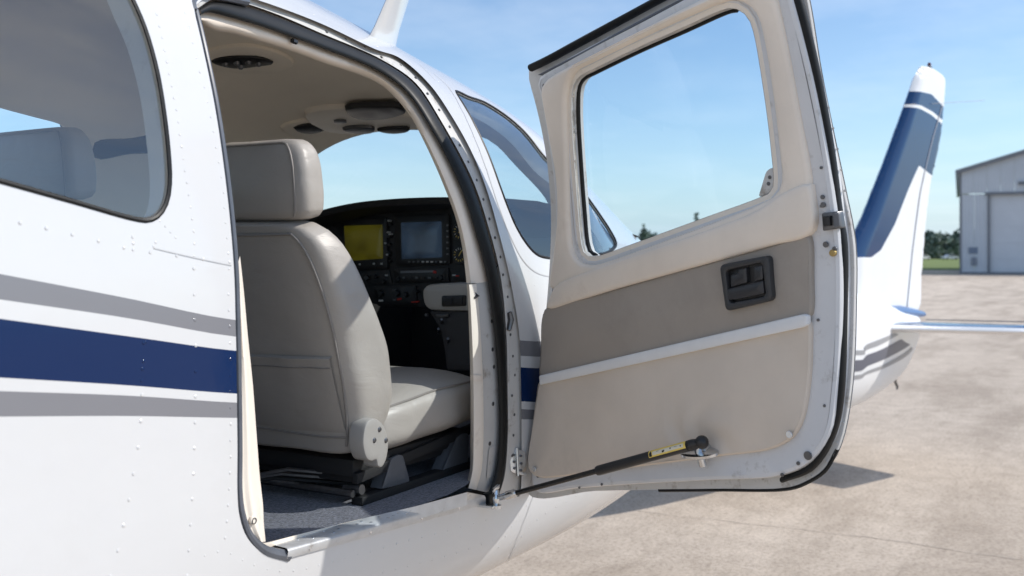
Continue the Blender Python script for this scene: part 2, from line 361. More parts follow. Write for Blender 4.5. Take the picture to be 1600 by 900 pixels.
def concrete_mat():
    m = bpy.data.materials.new('weathered_concrete'); m.use_nodes = True; t = m.node_tree; b = t.nodes['Principled BSDF']; b.inputs['Roughness'].default_value = .9
    n_ = t.nodes.new; l_ = t.links.new; g = n_('ShaderNodeTexCoord')
    def noise(scale, det, ro, sc=(1, 1, 1), rot=0):
        mp = n_('ShaderNodeMapping'); mp.inputs['Scale'].default_value = sc; mp.inputs['Rotation'].default_value = (0, 0, rot); q = n_('ShaderNodeTexNoise'); q.inputs['Scale'].default_value = scale; q.inputs['Detail'].default_value = det; q.inputs['Roughness'].default_value = ro
        l_(g.outputs['Object'], mp.inputs[0]); l_(mp.outputs[0], q.inputs['Vector']); return q.outputs[0]
    def ramp(i, p0, c0, p1, c1):
        r = n_('ShaderNodeValToRGB'); r.color_ramp.elements[0].position = p0; r.color_ramp.elements[0].color = (*c0, 1); r.color_ramp.elements[1].position = p1; r.color_ramp.elements[1].color = (*c1, 1); l_(i, r.inputs[0]); return r.outputs[0]
    def mul(a, c, f=1):
        q = n_('ShaderNodeMix'); q.data_type = 'RGBA'; q.blend_type = 'MULTIPLY'; q.inputs[0].default_value = f; l_(a, q.inputs[6]); l_(c, q.inputs[7]); return q.outputs[2]
    c = ramp(noise(.55, 7, .62), .3, (.60, .505, .41), .7, (.76, .655, .545))
    c = mul(c, ramp(noise(5, 8, .7), .3, (.78, .77, .76), .62, (1, 1, 1)))
    c = mul(c, ramp(noise(38, 5, .75), .36, (.68, .665, .65), .54, (1, 1, 1)))
    c = mul(c, ramp(noise(.11, 4, .6, (.16, 1, 1), YAW), .42, (.80, .79, .78), .58, (1, 1, 1)))
    c = mul(c, ramp(noise(.8, 6, .6, (.35, 1.6, 1), YAW), .40, (.80, .785, .77), .54, (1, 1, 1)))
    l_(c, b.inputs['Base Color'])
    bp = n_('ShaderNodeBump'); bp.inputs['Strength'].default_value = .5; bp.inputs['Distance'].default_value = .008; l_(noise(30, 6, .7), bp.inputs['Height']); l_(bp.outputs[0], b.inputs['Normal'])
    return m
M['concrete'] = concrete_mat()

# ------------------------------------------------------------------ the fuselage surface
XS = np.array([-1.5, .8, 1.6, 2.2, 2.7, 3.1, 3.6, 4.2, 5.0]); YC = 1.98
FW = [.64, .671, .682, .68, .72, .682, .62, .552, .44]
FT = [.90, .90, .722, .626, .516, .355, .157, -.003, -.153]
FM = [-.389, -.334, -.275, -.243, -.262, -.293, -.284, -.26, -.25]
FB = [-.906, -.945, -.974, -.99, -.975, -.985, -.99, -.95, -.80]
NU, NL = 2.584, 3.473
def pch(xs, ys, x):
    xs = np.asarray(xs, float); ys = np.asarray(ys, float); h = np.diff(xs); d = np.diff(ys)/h; m = np.zeros(len(xs)); m[0] = d[0]; m[-1] = d[-1]
    for i in range(1, len(xs)-1): m[i] = 0 if d[i-1]*d[i] <= 0 else 2*d[i-1]*d[i]/(d[i-1]+d[i])
    i = np.clip(np.searchsorted(xs, x)-1, 0, len(xs)-2); t = (x-xs[i])/h[i]
    return (2*t**3-3*t*t+1)*ys[i]+(t**3-2*t*t+t)*h[i]*m[i]+(-2*t**3+3*t*t)*ys[i+1]+(t**3-t*t)*h[i]*m[i+1]
class Fus:
    def par(s, X, o):
        return pch(XS, FW, X)-o, pch(XS, FT, X)-o, pch(XS, FM, X), pch(XS, FB, X)+o
    def pts(s, uv, off=0):
        uv = np.asarray(uv, float); X, T = uv[:, 0], uv[:, 1]; w_, zt, zm, zb = s.par(X, -np.asarray(off))
        c, q = np.cos(T), np.sin(T); n = np.where(q >= 0, NU, NL); r = (np.abs(c)**n+np.abs(q)**n)**(-1/n)
        y = YC-w_*r*c; z = np.where(q >= 0, zm+(zt-zm)*r*q, zm+(zm-zb)*r*q)
        return np.stack([X, y, z+CZ], 1)
    def nrm(s, uv):
        uv = np.asarray(uv, float); e = 1e-3
        a = s.pts(uv+[e, 0])-s.pts(uv-[e, 0]); b = s.pts(uv+[0, e])-s.pts(uv-[0, e]); n = np.cross(a, b); n /= np.linalg.norm(n, axis=1)[:, None]+1e-12
        P = s.pts(uv); c = np.stack([P[:, 0], np.full(len(P), YC), pch(XS, FM, uv[:, 0])+CZ], 1); sg = np.sign(((P-c)*n).sum(1)); return n*sg[:, None]
    def hit(s, px, py, o=0):
        r = ray(px, py); t = np.linspace(.7, 7, 900); P = r[None]*t[:, None]; X = np.clip(P[:, 0], -1.5, 5.0); w_, zt, zm, zb = s.par(X, o)
        up = P[:, 2] >= zm; n = np.where(up, NU, NL); h = np.where(up, zt-zm, zm-zb)
        a = np.abs(YC-P[:, 1])/w_; b = np.abs(P[:, 2]-zm)/h; g = a**n+b**n-1
        k = np.where((g[:-1] > 0) & (g[1:] <= 0))[0]
        if len(k): i = k[0]; f = g[i]/(g[i]-g[i+1]); q = r*(t[i]+(t[i+1]-t[i])*f)
        else: q = r*t[np.argmin(g)]
        w_, zt, zm, zb = [float(v) for v in s.par(np.array([np.clip(q[0], -1.5, 5)]), o)] if False else [float(v[0]) for v in s.par(np.array([np.clip(q[0], -1.5, 5.)]), o)]
        bb = (q[2]-zm)/((zt-zm) if q[2] >= zm else (zm-zb))
        return np.array([q[0], math.atan2(bb, (YC-q[1])/w_)])
    def cast(s, pts, o=0): return np.array([s.hit(x, y, o) for x, y in pts])
FU = Fus(); TSC = .72
def fus3(pts, o=0, n=None):
    """pixels of the photograph -> points on the skin sunk by o"""
    P = FU.pts(FU.cast(pts, o), -o); P = cat(P, 10); return resamp(P, n) if n else P
# ------------------------------------------------------------------ the door surface (a curved leaf swung out on a leaning hinge line)
class Door:
    def __init__(s):
        tau, phi = R(14), R(70); s.a = np.array([0, math.sin(tau), math.cos(tau)]); v = np.array([-1., 0, 0])
        s.d = v*math.cos(phi)+np.cross(s.a, v)*math.sin(phi); s.n = np.cross(s.d, s.a); r = ray(818, 770); s.P = EYE+r*(1.30/r[1])
    def b(s, v): return .08*(1-((v-.47)/.55)**2)
    def pts(s, uv, off=0):
        uv = np.asarray(uv, float); off = np.broadcast_to(np.asarray(off, float), (len(uv),)); return s.P+uv[:, :1]*s.d+uv[:, 1:]*s.a+((off-s.b(uv[:, 1]))[:, None])*s.n
    def nrm(s, v): q = s.n+s.a*(-2*.08*(v-.47)/.55**2); return q/np.linalg.norm(q)
    def hit(s, px, py, off=0):
        r = ray(px, py); b = 0
        for i in range(10):
            t = ((s.P-EYE+(off-b)*s.n)@s.n)/(r@s.n); Q = EYE+r*t-s.P; u, v = Q@s.d, Q@s.a; b = s.b(v)
        return np.array([u, v])
    def cast(s, pts, off=0): return np.array([s.hit(x, y, off) for x, y in pts])
DO = Door()
class Plane:
    """flat surface: origin, two axes, normal"""
    def __init__(s, o, e1, e2): s.o = np.asarray(o, float); s.e1 = np.asarray(e1, float)/np.linalg.norm(e1); s.e2 = np.asarray(e2, float)/np.linalg.norm(e2); s.n = np.cross(s.e1, s.e2); s.n /= np.linalg.norm(s.n); s.n *= -np.sign(s.n@(s.o-EYE)) or 1
    def pts(s, uv, off=0):
        uv = np.asarray(uv, float); off = np.broadcast_to(np.asarray(off, float), (len(uv),)); return s.o+uv[:, :1]*s.e1+uv[:, 1:]*s.e2+off[:, None]*s.n
    def hit(s, px, py, off=0):
        r = ray(px, py); t = ((s.o-EYE)@s.n+off)/(r@s.n); q = EYE+r*t-s.o; return np.array([q@s.e1, q@s.e2])
    def cast(s, pts, off=0): return np.array([s.hit(x, y, off) for x, y in pts])
    def p3(s, px, py, off=0): return s.pts([s.hit(px, py, off)], off)[0]

# ------------------------------------------------------------------ ground, grass, taxiway
KG = CZ/1.7
def sheet(name, pts, m, kind='structure', **k):
    o = obj(name, np.array(pts), [tuple(range(len(pts)))], m, smooth=False, **k); o['kind'] = kind; return o
sheet('ground', [cf(-3500, -3500, -.012), cf(3500, -3500, -.012), cf(3500, 4500, -.012), cf(-3500, 4500, -.012)], M['grass'])
sheet('apron', [cf(-300, -60, 0), cf(300, -60, 0), cf(300, 83.5*KG, 0), cf(-300, 83.5*KG, 0)], M['concrete'])
sheet('taxiway', [cf(-300, 86*KG, -.006), cf(300, 86*KG, -.006), cf(300, 101*KG, -.006), cf(-300, 101*KG, -.006)], M['concrete'])
# sealed joints and cracks of the apron: thin tar lines
mtar = mat('tar_filled_joint', (.42, .36, .30), .85, var=.3, vscale=6)
jb = MB()
def gpt(px, py): r = ray(px, py); return EYE+r*(CZ/-r[2])
def crack(pts, wd, wob=.02):
    P = resamp(np.array([gpt(*p) for p in pts]), step=.12); t = np.gradient(P, axis=0); t /= np.linalg.norm(t, axis=1)[:, None]; nn = np.stack([-t[:, 1], t[:, 0], 0*t[:, 0]], 1)
    q = np.cumsum(rng.normal(0, wob, len(P))); q -= np.linspace(q[0], q[-1], len(P)); ww = wd*(.5+rng.random(len(P)))
    P = P+nn*q[:, None]; P[:, 2] = .004; jb.add(*loft([P-nn*ww[:, None], P+nn*ww[:, None]]))
crack([(930, 790), (1160, 820), (1360, 846), (1700, 885)], .0035)
jb.obj('joint', mtar, kind='structure')

# ------------------------------------------------------------------ trees beyond the grass
def leaf_mat(name, c):
    m = mat(name, c, .8, var=.45, vscale=.8); return m
LEAF = [leaf_mat('hazed_dark_green_foliage', (.105, .145, .115)), leaf_mat('hazed_mid_green_foliage', (.145, .19, .14))]  # greens lightened and blued, so distance haze sits in the leaf colour
def crown(mb, c, rx, rz, n, lumps=9, size=.8):
    cs = [c+np.array([rng.normal(0, rx*.45), rng.normal(0, rx*.45), rng.normal(0, rz*.40)]) for _ in range(lumps)]
    for i in range(n):
        q = cs[rng.integers(lumps)]; d = rng.normal(size=3); d /= np.linalg.norm(d); p = q+d*np.array([rx, rx, rz])*.5*rng.random()**.4
        a, b = rng.normal(size=3), rng.normal(size=3); a /= np.linalg.norm(a); b -= a*(a@b); b /= np.linalg.norm(b); s = size*(.5+rng.random())
        mb.add([p-a*s-b*s*.5, p+a*s-b*s*.5, p+a*s*.8+b*s*.6, p-a*s*.7+b*s*.6], [(0, 1, 2, 3)], rng.integers(2))
wood = MB()
for i in range(190):
    px = rng.uniform(640, 1750); dep = KG*rng.uniform(318, 360); lat = (px-800)/F*dep; h = KG*rng.uniform(6.6, 8.4)
    if 1440 < px < 1520: h = KG*rng.uniform(7.2, 8.8)
    crown(wood, cf(lat, dep, h*.52), rng.uniform(2.4, 4.2), h*.5, 330, 10, .6)
    wood.add(*tube([cf(lat, dep, 0), cf(lat, dep, h*.6)], [.22, .1], 5))
for i in range(110):
    px = rng.uniform(640, 1750); dep = KG*rng.uniform(310, 318); lat = (px-800)/F*dep
    crown(wood, cf(lat, dep, 1.6), 2.4, 2.2, 70, 4, .5)
wood.obj('wood', LEAF, smooth=False, kind='stuff', label='dark green wood beyond the grass strip')
def lone_tree(px, dep, h, rx, label, n, low=.45):
    dep *= KG; h *= KG; lat = (px-800)/F*dep; t = empty('tree', cf(lat, dep, 0), label, 'tree'); b = MB(); b.add(*tube([cf(lat, dep, 0), cf(lat+.2, dep, h*.5), cf(lat, dep, h*.92)], [.28, .18, .05], 6))
    for k in range(6):
        z = h*(.4+.09*k); a = k*2.1; b.add(*tube([cf(lat, dep, z), cf(lat+rx*.7*math.cos(a), dep+rx*.7*math.sin(a), z+.8)], [.09, .03], 5))
    b.obj('trunk', M['bark'], t); c = MB(); crown(c, cf(lat, dep, h*(1+low)/2), rx, h*(1-low)/1.6, n, 8, .42); c.obj('crown', LEAF, t, smooth=False)
lone_tree(1007, 305, 9.8, .8, 'slim pointed tree rising above the wood seen through the door window', 200, .42)
lone_tree(1086, 300, 11.9, 1.3, 'tallest tree of the wood its tip just over the door window ledge', 300, .35)

# ------------------------------------------------------------------ two far parked cars
def far_car(px, dep, yaw, label, m, wd):
    dep *= KG; lat = (px-800)/F*dep; c = cf(lat, dep, 0); t = empty('parked_car', c, label, 'car', 'cars parked before the wood')
    ax = math.cos(yaw)*rt+math.sin(yaw)*fw; ay = -math.sin(yaw)*rt+math.cos(yaw)*fw; W = .86
    prof = np.array([(-2.1, .35), (-2.15, .75), (-1.3, .92), (-.75, 1.42), (.75, 1.45), (1.5, .95), (2.1, .8), (2.15, .35)])
    A = np.array([c+ax*x*wd+ay*W+UP*z for x, z in prof]); B = np.array([c+ax*x*wd-ay*W+UP*z for x, z in prof])
    V, Fc = loft([A, B], True); n = len(prof); Fc += [tuple(range(n)), tuple(range(n, 2*n))[::-1]]; obj('body', V, Fc, m, t, smooth=False)
    for sgn in (1, -1):
        g = [c+ax*x*wd+ay*sgn*(W+.02)+UP*z for x, z in ((-1.15, .95), (-.7, 1.35), (.7, 1.37), (1.25, .97))]; obj('window', g, [(0, 1, 2, 3)], M['blackp'], t, smooth=False)
        for x in (-1.3, 1.35): obj('wheel', *disc(c+ax*x*wd+ay*sgn*(W-.15)+UP*.33, ay*sgn, .33, .2, 12), M['rubber'], t)
far_car(1441, 262, .5, 'white car parked right beside the fin of the other airplane', M['white'], 1.0)
far_car(1484, 268, .2, 'pale silver car parked nearer the hangar', mat('silver_car_paint', (.55, .57, .6), .3), 1.0)

# ------------------------------------------------------------------ hangar
HD = 82.*KG; hl = (1500-800)/F*HD; ang = math.atan2(hl, HD)
hx = math.cos(ang)*rt-math.sin(ang)*fw; hy = math.sin(ang)*rt+math.cos(ang)*fw; h0 = cf(hl, HD, 0)
hangar = empty('hangar', h0, 'large blue-grey metal hangar with closed sliding doors beside the apron', 'hangar')
def ribmat(name, c, sc):
    m = mat(name, c, .55, var=.05, vscale=.6); return m
mh = ribmat('blue_grey_cladding', (.54, .57, .61), 1); mhd = ribmat('pale_grey_door_panel', (.58, .60, .635), 1); mht = mat('dark_grey_trim', (.17, .18, .20), .5); mroof = mat('roof_metal', (.42, .44, .46), .45)
def hbox(c, ax, ay, az): return box(c, ax*KG, ay*KG, az*KG)
HW, HE, HL = 30., 8.45, 40.; AP = HE+HW/2*math.tan(R(16.5))
hp = lambda x, z, y=0: h0+(hx*x+hy*y+UP*z)*KG
DX0, DX1, DZ = 2.15, 27.8, 6.5
# cladding sheets with real standing ribs, each sheet its own piece
def clad(x0, x1, zf, y0=0, z0=0.0):
    n = max(1, int(round((x1-x0)/1.0))); 
    for i in range(n):
        a, b = x0+(x1-x0)*i/n, x0+(x1-x0)*(i+1)/n; mb = MB(); a2 = a+.012
        k = max(2, int(round((b-a)/.25))); xs = []; ys = []
        for j in range(k):
            s = a2+(b-a2)*j/k; q = (b-a2)/k; xs += [s, s+q*.6, s+q*.68, s+q*.92]; ys += [0, 0, -.03, -.03]
        xs.append(b); ys.append(0)
        mb.add(*loft([np.array([hp(x, z0 if not callable(z0) else z0(x), y0+y) for x, y in zip(xs, ys)]), np.array([hp(x, zf(x), y0+y) for x, y in zip(xs, ys)])]))
        mb.obj('cladding_sheet', mh, hangar, smooth=False)
roofz = lambda x: HE+min(x, HW-x)*math.tan(R(16.5))
clad(0, DX0, lambda x: DZ+.05); clad(DX1, HW, lambda x: DZ+.05); clad(0, HW, roofz, -.05, DZ+.1)
obj('side_wall', *loft([np.array([hp(0.02, 0, 0), hp(.02, 0, HL)]), np.array([hp(.02, HE, 0), hp(.02, HE, HL)])]), mh, hangar, smooth=False)
obj('side_wall', *loft([np.array([hp(HW, 0, 0), hp(HW, 0, HL)]), np.array([hp(HW, HE, 0), hp(HW, HE, HL)])]), mh, hangar, smooth=False)
for s in (0, 1):
    e0, e1 = (-.35, HW/2) if s == 0 else (HW/2, HW+.35); z = lambda x: (HE+.12)+min(x, HW-x)*math.tan(R(16.5))
    V, Fc = [], []
    for y in (-.4, HL):
        for x in (e0, e1): V += [hp(x, z(x), y), hp(x, z(x)-.12, y)]
    obj('roof', V, [(0, 2, 6, 4), (1, 5, 7, 3), (0, 1, 3, 2), (4, 6, 7, 5), (0, 4, 5, 1), (2, 3, 7, 6)], mroof, hangar, smooth=False)
    obj('fascia', *hbox((hp(e0, z(e0)-.1, -.43)+hp(e1, z(e1)-.1, -.43))/2, (hp(e1, z(e1))-hp(e0, z(e0)))/2/KG, hy*.025, UP*.17), mht, hangar, smooth=False)
n = 6
for i in range(n):
    a, b = DX0+(DX1-DX0)*i/n, DX0+(DX1-DX0)*(i+1)/n; y = .12 if i % 2 else .2
    d = obj('door_leaf', *hbox(hp((a+b)/2, DZ/2, y), hx*(b-a)/2*.996, hy*.03, UP*(DZ/2-.04)), mhd, hangar, smooth=False)
    for k in range(1, 5): obj('rail', *hbox(hp((a+b)/2, DZ*k/5, y-.04), hx*(b-a)/2*.98, hy*.012, UP*.03), mhd, d, smooth=False)
obj('door_track', *hbox(hp((DX0+DX1)/2, DZ+.06, -.12), hx*((DX1-DX0)/2+.3), hy*.09, UP*.11), mht, hangar, smooth=False)
obj('door_post', *hbox(hp(DX0-.02, DZ/2, -.03), hx*.09, hy*.06, UP*DZ/2), mht, hangar, smooth=False)
obj('corner_trim', *hbox(hp(.03, HE/2, -.04), hx*.07, hy*.05, UP*HE/2), mht, hangar, smooth=False)
obj('base_curb', *hbox(hp(HW/2, .09, -.06), hx*HW/2, hy*.05, UP*.09), mht, hangar, smooth=False)
obj('notice_plate', *hbox(hp(.98, 1.95, -.07), hx*.33, hy*.02, UP*.25), mat('dull_blue_plate', (.16, .20, .27), .5), hangar, smooth=False)
obj('meter_box', *hbox(hp(1.05, 1.05, -.12), hx*.17, hy*.08, UP*.33), mat('meter_box_grey', (.20, .22, .26), .5), hangar, smooth=False)
obj('wall_lamp', *hbox(hp(4.6, 7.35, -.2), hx*.3, hy*.14, UP*.12), mht, hangar, smooth=False)

# ------------------------------------------------------------------ the other airplane: its tail shows beside the door
K2 = .97; tb = cf(3.64*K2, 9.0*K2, CZ); cfd = lambda a, b: a*rt+b*fw
tn = cfd(-.8, -.6); tp = cfd(.6, -.8)
plane2 = empty('airplane', (tb[0], tb[1], 0), 'white and navy low airplane parked behind the open door with swept tail fin', 'airplane')
TP = Plane(tb, tn, UP)          # its plane of symmetry: u forward, v up
wt2 = mat('white_tail_paint', (.80, .80, .80), .3, coat=.3, var=.02); nv2 = mat('navy_tail_paint', (.006, .036, .115), .15, coat=.3); gy2 = mat('slate_stripe_paint', (.10, .105, .135), .3); lg2 = mat('light_grey_stripe_paint', (.30, .30, .31), .3)
# body
S2 = np.array([-.06, 0, .15, .35, .7, 1.1, 1.6, 2.2, 2.8, 3.25, 3.5, 3.6]); T2 = [-.60, -.555, -.515, -.475, -.40, -.31, -.20, -.12, -.04, -.06, -.2, -.55]
B2 = [-.68, -.76, -.93, -1.085, -1.195, -1.275, -1.33, -1.36, -1.37, -1.33, -1.2, -.75]; W2 = [.02, .06, .11, .165, .26, .36, .44, .5, .53, .50, .36, .08]; S2, T2, B2, W2 = S2*K2, [v*K2 for v in T2], [v*K2 for v in B2], [v*K2 for v in W2]
ss = np.r_[np.linspace(-.06, 1.4, 40), np.linspace(1.5, 3.6, 40)]*K2; NP = 40; V = []; Fc = []; I = []
for s in ss:
    t_, b_, w_ = pch(S2, T2, s), pch(S2, B2, s), pch(S2, W2, s); zc, hh = (t_+b_)/2, (t_-b_)/2
    for k in range(NP):
        a = 2*math.pi*k/NP; c_, s_ = math.cos(a), math.sin(a); r_ = (abs(c_)**2.4+abs(s_)**2.4)**(-1/2.4); V.append(tb+tn*s+tp*w_*r_*c_+UP*(zc+hh*r_*s_))
for i in range(len(ss)-1):
    for k in range(NP): Fc.append((i*NP+k, i*NP+(k+1) % NP, (i+1)*NP+(k+1) % NP, (i+1)*NP+k))
Fc += [tuple(range(NP)), tuple((len(ss)-1)*NP+k for k in range(NP))]
body2 = obj('fuselage', V, Fc, wt2, plane2)
# stripes: thin films hugging the near flank
class Flank:
    def pts(s, uv, off=0):
        out = []
        off = np.broadcast_to(np.asarray(off, float), (len(uv),))
        for (s_, a), o in zip(uv, off):
            t_, b_, w_ = pch(S2, T2, s_)+o, pch(S2, B2, s_)-o, pch(S2, W2, s_)+o; c_, q = math.cos(a), math.sin(a); r_ = (abs(c_)**2.4+abs(q)**2.4)**(-1/2.4)
            out.append(tb+tn*s_+tp*w_*r_*c_+UP*((t_+b_)/2+(t_-b_)/2*r_*q))
        return np.array(out)
    def hit(s, px, py):
        best = None; u, v = 0.6, -.2; r = ray(px, py)
        def f(u, v): q = s.pts([(u, v)])[0]-EYE; d = q@fw; return np.array([800+F*(q@rt)/d-px, HOR-F*(q@UP)/d-py])
        for i in range(30):
            e = f(u, v); J = np.stack([(f(u+1e-3, v)-e)/1e-3, (f(u, v+1e-3)-e)/1e-3], 1); d = np.linalg.solve(J, -e); m = max(1, np.abs(d).max()/.15); u, v = u+d[0]/m, v+d[1]/m; u = min(max(u, .0), 1.35); v = min(max(v, -1.3), 1.0)
        return np.array([u, v])
FL = Flank()
def stripe2(A, B, m, off):
    def run(px):
        q = np.array([FL.hit(*p) for p in px]); q = resamp(cat(q, 6), 20); return np.vstack([[[2.9*K2, q[0, 1]+.02], [2.0*K2, q[0, 1]+.01]], q])
    a, b = run(A), run(B); a, b = resamp(a, 40), resamp(b, 40); obj('stripe', *loft([FL.pts(a, off), FL.pts((a+b)/2, off), FL.pts(b, off)]), m, body2)
stripe2([(1305, 548), (1340, 541), (1370, 532), (1397, 521)], [(1305, 556), (1340, 549), (1372, 540), (1404, 523)], lg2, .004)
stripe2([(1300, 566), (1335, 558), (1370, 549), (1408, 530)], [(1300, 586), (1335, 577), (1372, 565), (1422, 538)], gy2, .004)
stripe2([(1300, 593), (1335, 585), (1375, 572), (1424, 542)], [(1300, 600), (1335, 590), (1376, 577), (1426, 545)], lg2, .004)
# fin, built on its plane with an airfoil thickness
fin_out = [(1300, 470), (1318, 400), (1330, 372), (1347, 338), (1363, 298), (1380, 255), (1396, 212), (1412, 168), (1428, 122), (1434, 109), (1438, 104), (1447, 103.5), (1452, 104.5), (1464, 111), (1474, 119), (1476.5, 123), (1477, 130), (1474, 170), (1470, 210), (1462, 250), (1454, 285), (1446, 350), (1439, 430), (1435, 484), (1400, 500), (1350, 500)]
fo = resamp(cat(TP.cast(fin_out), 5, True), step=.02, closed=True)
hl_ = TP.cast([(1469, 165), (1450, 225), (1432, 305), (1420, 395), (1411, 488)])
le = TP.cast([(1318, 400), (1330, 372), (1347, 338), (1380, 255), (1412, 168), (1428, 122), (1440, 105)]); te = TP.cast([(1435, 484), (1446, 350), (1454, 285), (1470, 210), (1477, 135), (1472, 118)])
c_lines = [TP.cast(p) for p in ([(1421, 143), (1450, 148), (1472, 167)], [(1412, 163), (1432, 166), (1452, 175), (1469, 187)], [(1410, 167), (1430, 171), (1450, 180), (1468, 193)], [(1328, 402), (1350, 402), (1366, 391), (1390, 350), (1412, 297), (1430, 259), (1456, 276)])]
c_lines = [resamp(c, step=.03) for c in c_lines]
uv, T = cdt(fo, lines=c_lines, step=.024)
def fin_half(uv):
    lo = np.interp(uv[:, 1], le[:, 1], le[:, 0], left=le[0, 0]+.05, right=le[-1, 0]); hi = np.interp(uv[:, 1], te[:, 1], te[:, 0]); ch = np.maximum(lo-hi, .05); f = np.clip((lo-uv[:, 0])/ch, 0, 1)
    d = np.sqrt(((uv[:, None]-fo[None])**2).sum(2).min(1))
    return .080*ch**.5*np.minimum(1, np.sqrt(f*6)*1.0)*(1-.8*f)*np.minimum(1, np.sqrt(d/.024))
cen = uv[T].mean(1)
def below(c, q): return q[:, 1] < np.interp(q[:, 0], c[np.argsort(c[:, 0]), 0], c[np.argsort(c[:, 0]), 1])
z1, z2, z3 = [below(c, cen) for c in c_lines[:3]]
cl4 = c_lines[3]; lowp = np.vstack([cl4, [[cl4[-1, 0]-.3, cl4[-1, 1]-.1], [-.6, -1.2], [1.8, -1.2], [cl4[0, 0]+.2, cl4[0, 1]]]]); lowm = inpoly(cen, lowp)
I = np.where(lowm, 0, np.where(z1 & ~z2, 1, np.where(z2 & ~z3, 0, np.where(z3, 1, 0)))); th = fin_half(uv)
mb = MB(); A = TP.pts(uv, 0); nP = len(uv)
V = np.vstack([A+tp*th[:, None], A-tp*th[:, None]]); Fc = [tuple(t) for t in T]+[tuple(t[::-1]+nP) for t in T]
fin = obj('fin', V, Fc, [wt2, nv2], plane2, idx=np.r_[I, I], merge=False, angle=None)
hg = resamp(hl_, 12); hp3 = TP.pts(hg, 0)+tp*(fin_half(hg)+.002)[:, None]; obj('rudder_gap', *tube(hp3, .006, 5), mat('rudder_seam_grey', (.42, .43, .45), .6), fin)  # grey line along the rudder hinge
bc = TP.pts(TP.cast([(1452, 106)]))[0]; obj('beacon_base', *disc(bc-UP*.02, UP, .022, .035), M['blackp'], plane2); obj('beacon', *dome(bc+UP*.022, UP, .018, .028, 10), mat('dark_red_beacon_glass', (.10, .012, .01), .15), plane2)
for (a, b) in (((1402, 166), (1424, 163)), ((1448, 163), (1530, 158))): obj('whip_antenna', *tube([TP.p3(*a)+tp*.05, TP.p3(*b)+tp*.05], .002, 5), M['gunmetal'], plane2)
# stabilizer with elevator
def stab_side(sg):
    V = []; Fc = []; I = []; K = 22; prs = [.0, .12, .3, .6, .9, 1.1, 1.26, 1.30]
    for p_ in prs:
        ch = (.98-.17*p_)*(1 if p_ < 1.29 else .9); s0 = .86-.16*p_; zz = -.635+.030*p_; tk = .075-.012*p_ if p_ < 1.29 else .02
        for k in range(K):
            a = 2*math.pi*k/K; f = (1-math.cos(a))/2; th_ = tk*(1.5*math.sqrt(max(f, 0))*(1-f)+.0)*(1 if a < math.pi else -1); V.append(tb+(tn*(s0-ch*f)+tp*sg*p_+UP*(zz+th_))*K2)
    for i in range(len(prs)-1):
        for k in range(K):
            Fc.append((i*K+k, i*K+(k+1) % K, (i+1)*K+(k+1) % K, (i+1)*K+k)); I.append(1 if (k in (2, 3, 4)) and i >= 1 else 0)
    Fc.append(tuple((len(prs)-1)*K+k for k in range(K))); I.append(0)
    st = obj('stabilizer', V, Fc, [wt2, nv2], plane2, idx=I, merge=False, angle=50)
    obj('elevator_gap', *tube([tb+(tn*(.86-.16*p_-(.98-.17*p_)*.62)+tp*sg*p_+UP*(-.635+.03*p_+.052))*K2 for p_ in (.25, .7, 1.25)], .004, 5), M['steelseal'], st)
stab_side(1); stab_side(-1)
obj('tail_fairing', *loft([np.array([tb+(tn*s_+tp*(q*math.cos(a))+UP*(-.53+z_+q*.55*math.sin(a)))*K2 for a in np.linspace(0, 2*math.pi, 16, False)]) for s_, q, z_ in ((.55, .10, .03), (.3, .10, .02), (.08, .075, -.0), (-.10, .05, -.02), (-.17, .012, -.035))], True), mat('blue_tail_cone_paint', (.10, .18, .34), .3), plane2)
q = TP.p3(1398, 588); obj('tie_down_hook', *tube([q, q+UP*-.05-tn*.01, q+UP*-.09-tn*.04, q+UP*-.115-tn*.035], [.018, .012, .012, .008], 6), M['gunmetal'], plane2)
# ------------------------------------------------------------------ the near airplane
plane = empty('airplane', (2.0, YC, 0), 'white light airplane with navy and grey stripes, its cabin door standing open', 'airplane')
def fplate_uv(px, o=0): return FU.cast(px, o)
def uvline(P, step): return resamp(P*[1, TSC], step=step)/[1, TSC]
def uvloop(P, step): return resamp(P*[1, TSC], step=step, closed=True)/[1, TSC]
# pixel rails of the door opening (top, front side, down to the sill)
R0 = [(306, 8), (322, -4), (345, -9), (367, -8), (403, 0), (500, 36), (587, 77), (627, 92), (667, 127), (705, 180), (745, 255), (780, 365), (800, 450), (812, 530), (814, 600), (815, 700), (813, 775)]
R1 = [(309, 13), (330, 0), (350, -2), (383, 5), (440, 25), (500, 51), (600, 95), (650, 130), (690, 190), (738, 280), (762, 350), (782, 430), (791, 520), (793, 600), (793, 690), (788, 745), (780, 772)]
R2 = [(312, 24), (322, 21), (345, 24), (400, 38), (450, 55), (500, 73), (600, 115), (640, 148), (675, 202), (720, 292), (743, 362), (761, 432), (773, 520), (779, 600), (780, 690), (774, 742), (764, 770)]
R4 = [(318, 38), (330, 46), (365, 53), (400, 63), (450, 78), (500, 96), (600, 136), (640, 180), (660, 216), (690, 282), (715, 352), (728, 432), (733, 520), (735, 600), (735, 690), (734, 735), (728, 762)]
left = [(303, 16), (309, 40), (320, 88), (335, 162), (350, 262), (360, 350), (366, 430), (368, 500), (370, 600), (371, 700), (371, 770), (374, 805), (385, 838), (408, 862), (446, 872)]
sill = [(446, 872), (540, 846), (650, 817), (755, 788), (813, 775)]
hole = np.vstack([cat(FU.cast(R0), 8), cat(FU.cast(sill), 6)[::-1][1:], cat(FU.cast(left), 8)[::-1][1:]])
hole = uvloop(hole, .012)
